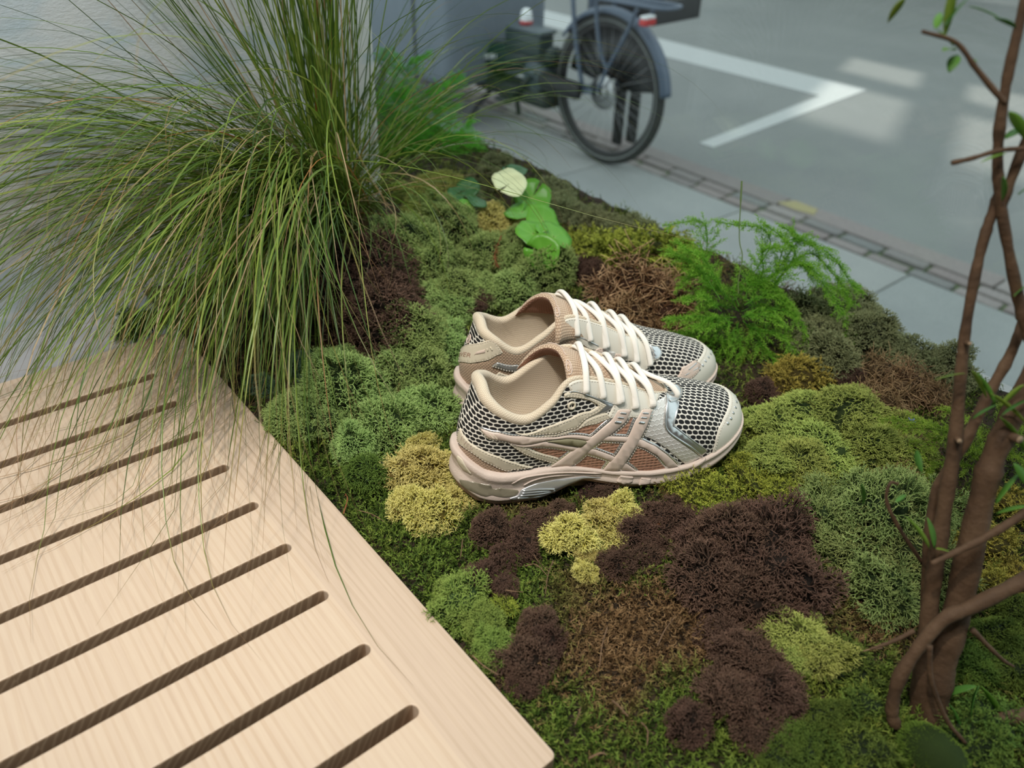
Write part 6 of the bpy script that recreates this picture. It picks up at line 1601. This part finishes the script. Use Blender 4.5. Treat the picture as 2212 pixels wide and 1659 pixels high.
# ------------------------------------------------------------------ ferns, sapling, leaves, twigs
def needle_mat(name, c0, c1):
    m = mat(name, c0, 0.55, spec=0.3)
    t = NT(m)
    a = t.n('ShaderNodeAttribute', attribute_name='tip').outputs['Fac']
    t.color(t.ramp(a, [(0.0, tuple(q * .55 for q in c0)), (0.35, c0), (1.0, c1)]))
    translucent(m, 0.4)
    return m
M_FERN = needle_mat('asparagus_fern', (0.12, 0.36, 0.025), (0.34, 0.60, 0.07))
M_FERN2 = needle_mat('asparagus_fern_brightened', (0.10, 0.46, 0.035), (0.28, 0.72, 0.08))  # rear fern's greens raised to make up for the weak light there
M_FERN3 = needle_mat('young_fern', (0.17, 0.30, 0.03), (0.38, 0.52, 0.07))
M_STEM = mat('fern_stem', (0.10, 0.16, 0.035), 0.6)
rf = np.random.default_rng(77)
def frond_mesh(name, ctrl, side_len, needle=0.0062, dens_=1.0, young=0.0, hang=0.25):
    n = 60
    P = smooth_path(np.array(ctrl), n)
    L = np.linalg.norm(np.diff(P, axis=0), axis=1).sum()
    T = unit(np.gradient(P, axis=0))
    V0, F0 = tube_vf(P, np.linspace(.0008, .00035, n), 5)
    parts = [(V0, [np.array([f for f in F0 if len(f) == 4])], np.zeros(len(V0)))]
    A, D, LN, TP = [], [], [], []
    nb = int(max(6, L / 0.0034 * dens_))
    sideref = unit(np.cross(T, np.array([0.15, 0.1, 1.0])))
    for k in range(nb):
        s = 0.10 + 0.90 * (k + rf.uniform()) / nb
        i = min(n - 1, int(s * (n - 1)))
        sg = 1 if k % 2 else -1
        ln = side_len * (1.15 - s) ** 0.75 * rf.uniform(.55, 1.15) + .005
        d = unit(sideref[i] * sg * rf.uniform(.55, 1.0) + T[i] * rf.uniform(.45, .9) + rf.normal(size=3) * .22)
        m = max(4, int(ln / 0.0016))
        q = P[i].copy()
        for j in range(m):
            q = q + d * (ln / m); d = unit(d + np.array([0, 0, -hang / m]))
            for _ in range(4):
                A.append(q.copy()); D.append(unit(d * .75 + rf.normal(size=3) * .62)); LN.append(needle * rf.uniform(.6, 1.1) * (1.05 - .55 * j / m)); TP.append(.35 + .5 * j / m + .2 * s)
    for i in range(int(n * .1), n):
        for _ in range(4):
            A.append(P[i]); D.append(unit(T[i] * .7 + rf.normal(size=3) * .7)); LN.append(needle * rf.uniform(.6, 1.0) * (1.1 - .5 * i / n)); TP.append(.4 + .4 * i / n)
    A = np.array(A); D = np.array(D); LN = np.array(LN)[:, None]; TP = np.array(TP)
    S = unit(np.cross(D, rf.normal(size=D.shape))) * 0.00032
    B = A + D * LN
    M_ = A + D * LN * .5
    V = np.stack([A - S * .6, M_ - S, B, M_ + S], 1).reshape(-1, 3)
    F = (np.arange(len(A)) * 4)[:, None] + np.arange(4)
    t1 = np.clip(TP + young, 0, 1)
    tips = np.stack([t1 * .6, t1, np.clip(t1 + .25, 0, 1), t1], 1).ravel()
    Vs = np.vstack([V0, V])
    me = mesh_np(name, Vs, [np.concatenate([parts[0][1][0], F + len(V0)])])
    set_attr(me, 'tip', np.concatenate([np.full(len(V0), .15), tips]))
    return me
def fern(name, label, fronds, m, side_len, **kw):
    root = empty(name, tuple(np.mean([f[0] for f in fronds], axis=0)), 0, label, 'fern')
    off = np.array(root.location)
    for f in fronds:
        me = frond_mesh('frond', np.array(f) - off, side_len * rf.uniform(.8, 1.15), **kw)
        obj_from('frond', me, m, root)
    return root
fr1 = fern('asparagus_fern', 'feathery bright green asparagus fern with tall arching fronds by the window', FERN_RIGHT, M_FERN, 0.034, needle=0.0072)
off = np.array(fr1.location)
P = smooth_path(np.array(FERN_SHOOT) - off, 40)
rr_ = np.full(40, .0007); rr_[-4:] = .0012
tube('bare_shoot', P, rr_, M_STEM, fr1, 6)
fern('asparagus_fern', 'shaded asparagus fern behind the grass at the edge of the grey panel', FERN_REAR, M_FERN2, 0.062, needle=0.008, dens_=0.9, hang=.5)
fern('asparagus_fern', 'small yellow-green fern partly hidden by the sapling stems', FERN_SIDE, M_FERN3, 0.022, needle=0.006)

# sapling with several stems
m_bark = mottled('sapling_bark', (0.040, 0.022, 0.011), (0.085, 0.048, 0.025), 45, 0.75, 0.6, 160, 0.002, c3=(0.12, 0.072, 0.040))
m_leafg = mat('willow_leaf', (0.07, 0.19, 0.03), 0.45, spec=0.4)
t = NT(m_leafg)
rr_i = t.n('ShaderNodeObjectInfo').outputs['Random']
t.color(t.ramp(rr_i, [(0.0, (0.06, 0.19, 0.03)), (0.6, (0.13, 0.32, 0.045)), (1.0, (0.28, 0.38, 0.06))]))
translucent(m_leafg, 0.35)
m_stub = mat('pale_cut_wood', (0.26, 0.19, 0.12), 0.8)
SB = np.array(SAPLING[1][0][0])
sap = empty('sapling', tuple(SB), 0, 'slender brown sapling with several bare stems and narrow green leaves', 'tree')
for k, (pts, rad_) in enumerate(SAPLING):
    P = np.array(pts) - SB
    n = 8 * len(P)
    C = smooth_path(P, n)
    R_ = np.interp(np.linspace(0, 1, n), np.linspace(0, 1, len(rad_)), rad_) * .86 * (1 + .06 * np.sin(np.arange(n) * .9 + k) + .04 * rf.normal(size=n))
    nm = 'trunk' if k < 5 else 'branch'
    tube(nm, C, R_, m_bark, sap, 12)
    if k in (0, 1):
        for q in (0.45, 0.62):
            i = int(q * n)
            d = unit(np.array([-.6, -.5, .5]) + rf.normal(size=3) * .4)
            st_, en = C[i], C[i] + d * (R_[i] + .006)
            o = tube('cut_stub', [st_, (st_ + en) / 2, en], [R_[i] * .5, R_[i] * .42, R_[i] * .36], m_bark, sap, 8)
            V, F = lathe_vf([(0, 0.0006), (R_[i] * .33, 0.0003), (R_[i] * .35, -.0008)], 10)
            ct = add('cut_face', V, F, m_stub, o); ct.location = tuple(en); ct.rotation_euler = Vector(d).to_track_quat('Z', 'Y').to_euler()
def leaf_vf(A, B, w, n=9, fold=.25, bend=.12):
    A = np.array(A); B = np.array(B)
    d = B - A; L = np.linalg.norm(d); d /= L
    s = unit(np.cross(d, np.array([.35, .3, 1.0]) + rf.normal(size=3) * .35)); nn = np.cross(s, d)
    if nn[2] < 0: nn = -nn
    V, F = [], []
    for i in range(n):
        q = i / (n - 1)
        hw = w * .5 * (math.sin(PI * min(1, q ** .85)) ** .8 + .03)
        c = A + d * L * q - nn * bend * L * q * q
        V += [c - s * hw + nn * hw * fold, c, c + s * hw + nn * hw * fold]
        if i:
            k = 3 * i
            F += [(k - 3, k - 2, k + 1, k), (k - 2, k - 1, k + 2, k + 1)]
    return np.array(V), F
for a, b, w in SAPLING_LEAVES:
    V, F = leaf_vf(a, b, w * 1.3)
    lf = add('leaf', V - SB, F, m_leafg, sap)
    md = lf.modifiers.new('thickness', 'SOLIDIFY'); md.thickness = 0.0003

# round-leaved plant
m_round = mat('round_leaf', (0.10, 0.30, 0.035), 0.38, spec=0.45)
t = NT(m_round)
vv_ = t.n('ShaderNodeAttribute', attribute_name='tip').outputs['Fac']
t.color(t.ramp(vv_, [(0.0, (0.30, 0.55, 0.10)), (0.12, (0.17, 0.47, 0.05)), (1.0, (0.14, 0.43, 0.04))]))
translucent(m_round, 0.3)
m_cream = mat('cream_leaf', (0.72, 0.78, 0.46), 0.5)
m_darkl = mat('dark_round_leaf', (0.03, 0.13, 0.03), 0.45)
RB = np.array([0.63, 0.69, 0.0])
rp = empty('round_leaved_plant', tuple(RB), 0, 'low plant with glossy round green leaves and one cream leaf', 'plant')
def round_leaf(c, r, nrm, spin):
    nrm = unit(np.array(nrm)); s = unit(np.cross(nrm, [math.cos(spin), math.sin(spin), .1])); u_ = np.cross(nrm, s)
    V = [np.array(c, dtype=float)]; T_ = [0.0]; F = []
    k = 22; rings = 4
    a = np.linspace(.10, 2 * PI - .10, k)
    for q in range(1, rings + 1):
        f = q / rings
        for i in range(k):
            rad_ = r * f * (1 + .05 * math.sin(a[i] * 5 + spin)) * (0.86 + .14 * abs(math.sin(a[i] / 2)))
            h = r * (.20 * f * f * (0.6 + .4 * math.cos(2 * a[i])) + .03 * f * math.sin(a[i] * 7))
            V.append(V[0] + s * rad_ * math.cos(a[i]) + u_ * rad_ * math.sin(a[i]) + nrm * h)
            T_.append(abs(math.sin(a[i] * 3.5)) ** .6 * f)
    for i in range(k - 1): F.append((0, 1 + i, 2 + i))
    for q in range(rings - 1):
        for i in range(k - 1):
            b0 = 1 + q * k + i
            F.append((b0, b0 + k, b0 + k + 1, b0 + 1))
    return np.array(V), F, T_
for c, r, kind in ROUND_LEAVES:
    nrm = np.array([-.25, -.40, .85]) + rf.normal(size=3) * .22
    V, F, T_ = round_leaf(np.array(c) - RB, r * 1.12, nrm, rf.uniform(0, 6))
    me = mesh_np('leaf', V, F); set_attr(me, 'tip', T_)
    lf = obj_from('leaf', me, {'pale': m_cream, 'g': m_round, 'd': m_darkl}[kind], rp)
    if kind == 'pale': lf['label'] = 'pale cream leaf'
    md = lf.modifiers.new('thickness', 'SOLIDIFY'); md.thickness = 0.0004
    base = np.array([0.0, 0.0, -.01]) + rf.normal(size=3) * .008
    tube('stalk', smooth_path([base, (base + V[0]) / 2 + [0, 0, .01], V[0]], 12), .0011, M_STEM, rp, 6)

# twigs and needles lying on the moss, one by one
m_twig = mottled('twig_bark', (0.10, 0.06, 0.035), (0.24, 0.15, 0.085), 120, 0.85, 0.5, 300)
m_rust = mat('rusty_sprig', (0.22, 0.07, 0.025), 0.85)
TL = ['grey-brown twig standing in the moss right of the brown lichen at the bench', 'orange-brown needle bundle leaning on the brown lichen below the shoe', 'split reddish twig in the lower middle of the moss', 'straw stalk under the green lichen at the bench edge', 'thin dark twig crossing the moss below the yellow lichen', 'twig crossing another one below the yellow lichen cluster', 'short twig at the edge of the brown lichen by the heel', 'pale straw piece next to the small moss tuft', 'short dark twig right of the yellow lichen cluster', 'brown twig at the bottom edge of the bed', 'thin twig near the bottom edge of the moss', 'reddish root piece beside the bench edge', 'pale curved twig on dark moss by the bench', 'dry needle at the heel of the nearer shoe', 'dry needle on the yellow lichen at the shoe heel', 'upright needle in the dark moss near the bench edge', 'tiny twig between the grey-green cushions behind the bench', 'rust coloured dead sprig standing between the grey-green mounds', 'thin dry twig beside the toe of the nearer shoe', 'pale broken twig at the foot of the sapling', 'thin brown stick on the carpet left of the big brown mass', 'stout brown stick at the bottom left of the brown mass']
for i, (a, b, w) in enumerate(TWIGS):
    a, b = np.array(a), np.array(b)
    L = np.linalg.norm(b - a)
    m_ = (a + b) / 2 + rf.normal(size=3) * L * .06 + [0, 0, .003]
    base = np.array([a, m_, b]) - a
    C = smooth_path(base, 14)
    V1 = tube_vf(C, np.linspace(w, w * .55, 14) * (1 + .12 * rf.normal(size=14)), 6)
    ps = [V1]
    for q in (4, 8, 10):
        d = unit(rf.normal(size=3) + [0, 0, .5])
        e = C[q] + d * L * rf.uniform(.08, .16) * (1.6 if i == 17 else 1)
        ps.append(tube_vf([C[q], (C[q] + e) / 2 + rf.normal(size=3) * .001, e], [w * .5, w * .4, w * .25], 5))
    if i == 17:
        for q in range(2, 13):
            for _ in range(4):
                d = unit(rf.normal(size=3)); ps.append(tube_vf([C[q], C[q] + d * .004, C[q] + d * .008 - [0, 0, .002]], [w * .45, w * .4, w * .1], 4))
    V, F = join_vf(ps)
    o = add('twig', V, F, m_rust if i in (1, 17, 11) else m_twig)
    o.location = tuple(a)
    tag(o, TL[i], 'twig', 'twigs lying on the moss')

# tiny blue flower
m_blue = mat('blue_petal', (0.16, 0.18, 0.62), 0.6)
fb = empty('small_flower', FLOWER, 0, 'tiny blue flower lying in the moss near the sapling', 'flower')
for k in range(5):
    a = k * 2 * PI / 5
    V, F = leaf_vf((0.0006 * math.cos(a), 0.0006 * math.sin(a), .004), (.0052 * math.cos(a), .0052 * math.sin(a), .0055), .0042, 6, .15, -.1)
    q = add('petal', V, F, m_blue, fb); md = q.modifiers.new('thickness', 'SOLIDIFY'); md.thickness = 0.0003
V, F = lathe_vf([(0, .0052), (.0009, .0048), (.0011, .004), (0, .0034)], 10)
add('flower_heart', V, F, mat('flower_heart', (0.7, 0.62, 0.2), 0.7), fb)
tube('stalk', [(0, 0, -.006), (0.0005, 0, 0), (0, 0, .004)], .0005, M_STEM, fb, 5)
# ------------------------------------------------------------------ cargo bicycle parked on the sidewalk
m_tyre = mat('tyre_rubber', (0.035, 0.038, 0.036), 0.75)
m_refl = mat('tyre_stripe', (0.34, 0.36, 0.35), 0.5)
m_rim = mat('black_rim', (0.03, 0.03, 0.032), 0.4)
m_steel = mat('bicycle_steel', (0.45, 0.46, 0.47), 0.3, metal=0.9)
m_blue_ = mat('blue_grey_frame', (0.085, 0.115, 0.165), 0.38)
m_green = mat('dark_green_body', (0.010, 0.032, 0.028), 0.4)
m_plast = mat('black_plastic', (0.022, 0.024, 0.026), 0.5)
m_tarp = mat('grey_cargo_cover', (0.135, 0.165, 0.20), 0.65)
t = NT(m_tarp); t.bump(t.noise(4, 3, 0.5, t.mapped(t.co(), (3, 3, .5))), 0.5, 0.03)
m_red = mat('red_lens', (0.55, 0.03, 0.03), 0.3)
m_white = mat('white_lens', (0.80, 0.82, 0.83), 0.4)
m_motor = mat('grey_motor', (0.075, 0.10, 0.115), 0.4)
HA = np.array([-0.03576939, 0.99936007, 0.0]); HU = np.array([-0.02326651, -0.00083276, 0.99972895]); HS = -np.cross(HA, HU)
HC = np.array([2.75590, 2.53285, -0.49647])
bike = empty('cargo_bicycle', (float(HC[0]), float(HC[1]), -0.85), 0, 'dark blue-grey cargo bicycle parked on the sidewalk outside the window', 'bicycle')
BO = HC - np.array(bike.location)
def bw(P):      # (along, across towards the shop, up) from the rear axle
    P = np.atleast_2d(np.asarray(P, dtype=float))
    return BO + P[:, 0:1] * HA + P[:, 1:2] * HS + P[:, 2:3] * HU
def bpart(name, V, F, m, parent=bike, smooth=True):
    me = mesh_np(name, bw(V), [tuple(f) for f in F], smooth); fix_normals(me)
    return obj_from(name, me, m, parent)
def btube(name, P, R, m, parent=bike, k=10, n=None, **kw):
    P = np.array(P, dtype=float)
    if n: P = smooth_path(P, n)
    V, F = tube_vf(P, R, k, **kw)
    return bpart(name, V, F, m, parent)
def bbox(name, lo, hi, m, parent=bike, bev=.01):
    bm = bmesh.new(); box_bm(bm, tuple((np.array(lo) + hi) / 2), tuple(np.array(hi) - lo), 0, bev)
    V = np.array([v.co for v in bm.verts]); bm.verts.index_update(); F = [tuple(v.index for v in f.verts) for f in bm.faces]; bm.free()
    return bpart(name, V, F, m, parent, False)
def ring(R, r, k=64, m=12, w0=0.0, flat=1.0):
    a = np.linspace(0, 2 * PI, k, endpoint=False)
    C = np.stack([R * np.cos(a), np.full(k, w0), R * np.sin(a)], 1)
    return tube_vf(C, r, m, flat, closed=True, nref=(0, 1, 0))
wheel = bpart('tyre', *ring(.330, .024), m_tyre)
for s_ in (1, -1):
    bpart('tyre_stripe', *ring(.3225, .0022, w0=s_ * .0225, m=6), m_refl, wheel)
rim = bpart('rim', *ring(.302, .011, flat=1.2), m_rim)
V, F = lathe_vf([(0, -.055), (.012, -.055), (.012, -.045), (.030, -.040), (.030, .040), (.012, .045), (.012, .055), (0, .055)], 20)
hub = bpart('hub', V[:, [0, 2, 1]], F, m_rim)
V, F = lathe_vf([(.030, -.001), (.082, -.001), (.082, .001), (.030, .001)], 40)
rot = V[:, [0, 2, 1]] + [0, .032, 0]
bpart('disc_rotor', rot, F + [(i, (i + 1) % 40, 120 + (i + 1) % 40, 120 + i) for i in range(0)], m_steel)
for i in range(2):
    V, F = lathe_vf([(0, 0), (.008, 0), (.008, .006), (0, .008)], 12)
    bpart('axle_nut', V[:, [0, 2, 1]] + [0, .066 if i == 0 else -.074, 0], F, m_steel)
V, F = lathe_vf([(.02, -.002), (.045, -.002), (.045, .002), (.02, .002)], 24)
for i in range(3):
    bpart('sprocket', V[:, [0, 2, 1]] * [1 - .15 * i, 1, 1 - .15 * i] + [0, .038 + .006 * i, 0], F, m_steel)
for i in range(32):
    a = i * 2 * PI / 32; b = a + (.55 if i % 2 else -.55); w_ = .03 if (i // 2) % 2 else -.03
    btube('spoke', [(.028 * math.cos(b), w_, .028 * math.sin(b)), (.298 * math.cos(a), 0, .298 * math.sin(a))], .0011, m_steel, k=4)
# mudguard
a = np.linspace(math.radians(35), math.radians(172), 40)
cross = [(-.034, -.018), (-.030, -.004), (-.015, .004), (0, .006), (.015, .004), (.030, -.004), (.034, -.018)]
G = np.array([[((.376 + dz) * math.cos(q), w_, (.376 + dz) * math.sin(q)) for w_, dz in cross] for q in a])
V = np.concatenate([G.reshape(-1, 3), (G * [.985, .93, .985]).reshape(-1, 3)]); k = len(cross); n = len(a)
F = [(i * k + j, (i + 1) * k + j, (i + 1) * k + j + 1, i * k + j + 1) for i in range(n - 1) for j in range(k - 1)]
o_ = n * k
F += [tuple(o_ + q for q in f) for f in F[:]] + [(i * k + j, i * k + (k - 1 if j else 0), 0) for i in range(0) for j in range(0)]
F += [(i * k, (i + 1) * k, o_ + (i + 1) * k, o_ + i * k) for i in range(n - 1)] + [(i * k + k - 1, (i + 1) * k + k - 1, o_ + (i + 1) * k + k - 1, o_ + i * k + k - 1) for i in range(n - 1)]
F += [(e * k + j, e * k + j + 1, o_ + e * k + j + 1, o_ + e * k + j) for e in (0, n - 1) for j in range(k - 1)]
bpart('mudguard', V, F, m_blue_)
# stays (near and far side), carrier
for s_ in (1, -1):
    w_ = .062 * s_
    btube('chain_stay', [(.40, .045 * s_, -.030), (.24, w_, -.036), (.035, w_, .002)], .0125, m_blue_, n=16)
    btube('seat_stay', [(.222, w_, .47), (.208, w_, .36), (.183, w_, .235), (.140, w_, .09), (.105, w_, -.012)], .0115, m_blue_, n=20)
    btube('carrier_leg', [(.066, w_, .41), (.045, w_, .30), (.004, w_, .180), (-.030, w_, .135), (-.030, w_, .10), (.010, w_, .005)], .0095, m_blue_, n=24)
    btube('carrier_leg', [(-.186, w_, .405), (-.135, w_, .29), (-.074, w_, .181), (-.035, w_, .110)], .0095, m_blue_, n=20)
btube('carrier_rail', [(.13, .072, .415), (-.10, .072, .42), (-.31, .065, .425), (-.345, .03, .425), (-.345, -.03, .425), (-.31, -.065, .425), (-.10, -.072, .42), (.13, -.072, .415)], .007, m_blue_, n=50)
for w_ in (.025, -.025):
    btube('carrier_rail', [(.13, w_, .415), (-.345, w_, .425)], .005, m_blue_)
lt = bbox('rear_light', (-.262, .012, .345), (-.222, .085, .372), m_red, bev=.006)
bbox('light_housing', (-.258, .014, .372), (-.224, .083, .386), m_white, lt, bev=.004)
# black crate on the far side of the carrier
ca = bbox('carrier_crate', (-.17, -.43, .313), (.25, -.08, .326), m_plast, bev=.004)
for lo, hi in (((-.17, -.43, .313), (-.155, -.08, .415)), ((.235, -.43, .313), (.25, -.08, .415)), ((-.17, -.095, .313), (.25, -.08, .415)), ((-.17, -.43, .313), (.25, -.415, .415))):
    bbox('crate_side', lo, hi, m_plast, ca, bev=.006)
# main body: battery, beam, motor
bbox('battery', (.37, .015, .09), (.64, .12, .205), m_green, bev=.018)
bbox('battery_cover', (.36, .01, .203), (.62, .125, .222), m_motor, bev=.006)
beam = btube('main_beam', [(.34, .03, .10), (.58, .03, .062), (.85, .03, .005), (1.12, .03, -.06), (1.45, .03, -.10)], [.050, .066, .086, .082, .06], m_green, k=16)
V, F = lathe_vf([(0, -.07), (.072, -.068), (.085, -.05), (.085, .05), (.070, .066), (0, .07)], 28)
bpart('motor', V[:, [0, 2, 1]] + [.44, .03, -.005], F, m_motor)
btube('crank_arm', [(.44, .115, -.005), (.56, .12, -.13)], .011, m_plast)
bbox('pedal', (.52, .125, -.145), (.61, .21, -.122), m_plast, bev=.006)
bbox('chain_guard', (.10, .085, -.05), (.42, .098, .03), m_plast, bev=.02)
bbox('skid_plate', (.33, -.04, -.16), (.92, .10, -.07), m_plast, bev=.03)
for s_ in (1, -1):
    btube('stand_leg', [(.80, .05 * s_, -.14), (.84, .16 * s_, -.26), (.86, .20 * s_, -.350)], .014, m_plast, n=10)
# coat guard behind the upper half of the wheel
ag = np.linspace(math.radians(8), math.radians(172), 30)
Vg = np.array([[(r_ * math.cos(q), w_, r_ * math.sin(q)) for r_ in (.05, .312)] for w_ in (-.047, -.050) for q in ag]).reshape(-1, 3)
Fg = [(2 * i, 2 * i + 1, 2 * i + 3, 2 * i + 2) for i in range(29)]; Fg += [tuple(60 + q for q in f) for f in Fg]
Fg += [(2 * i + e, 2 * i + 2 + e, 62 + 2 * i + e, 60 + 2 * i + e) for i in range(29) for e in (0, 1)] + [(0, 1, 61, 60), (58, 59, 119, 118)]
bpart('coat_guard', Vg, Fg, m_plast)
for lo, hi in (((.065, -.235, -.335), (.125, -.205, .16)), ((-.030, -.235, -.30), (.030, -.205, .17))):
    bbox('side_support', lo, hi, m_plast, bev=.012)
# small lamp standing on the battery
V, F = lathe_vf([(.030, 0), (.034, .004), (.034, .016), (.030, .018)], 20)
lb = bpart('lamp_band', V + [.555, .045, .222], F, m_red)
V, F = lathe_vf([(.032, .018), (.032, .03), (.026, .062), (.014, .074), (0, .076)], 20)
bpart('lamp_cap', V + [.555, .045, .222], F, m_white, lb)
# covered cargo box in front
cb_ = bbox('cargo_box', (.80, -.34, -.12), (2.15, .36, .60), m_tarp, bev=.05)
btube('box_strap', [(1.10, .362, -.11), (1.10, .366, .25), (1.10, .362, .59)], .006, m_plast, cb_, k=6)
for s_ in (.30, -.28):
    f_ = bpart('front_tyre', ring(.225, .022)[0] + [1.75, s_, -.106], ring(.225, .022)[1], m_tyre)
    V, F = lathe_vf([(0, -.03), (.03, -.03), (.03, .03), (0, .03)], 16)
    bpart('front_hub', V[:, [0, 2, 1]] + [1.75, s_, -.106], F, m_rim, f_)
    for i in range(10):
        q = i * 2 * PI / 10
        btube('front_spoke', [(1.75, s_, -.106), (1.75 + .205 * math.cos(q), s_, -.106 + .205 * math.sin(q))], .002, m_steel, f_, k=4)
# a row of pale letters on the beam, unreadable in the photograph, and an orange sticker
for i in range(9):
    x = .885 - i * .022; zc = .012 + (.885 - x) * -.06 + (.885 - .7) * .0
    hgt = .026 if i % 3 else .03
    zz = np.interp(x, [.58, .85, 1.12], [.062, .005, -.06])
    for dx in ((0, .008) if i % 2 else (0,)):
        btube('letter_stroke', [(x + dx, .1175, zz + .010 - hgt / 2), (x + dx, .1165, zz + .010 + hgt / 2)], .0032, m_white, beam, k=5)
bbox('sticker', (.80, .105, -.055), (.845, .113, -.035), mat('orange_sticker', (.45, .22, .12), .5), beam, bev=.003)
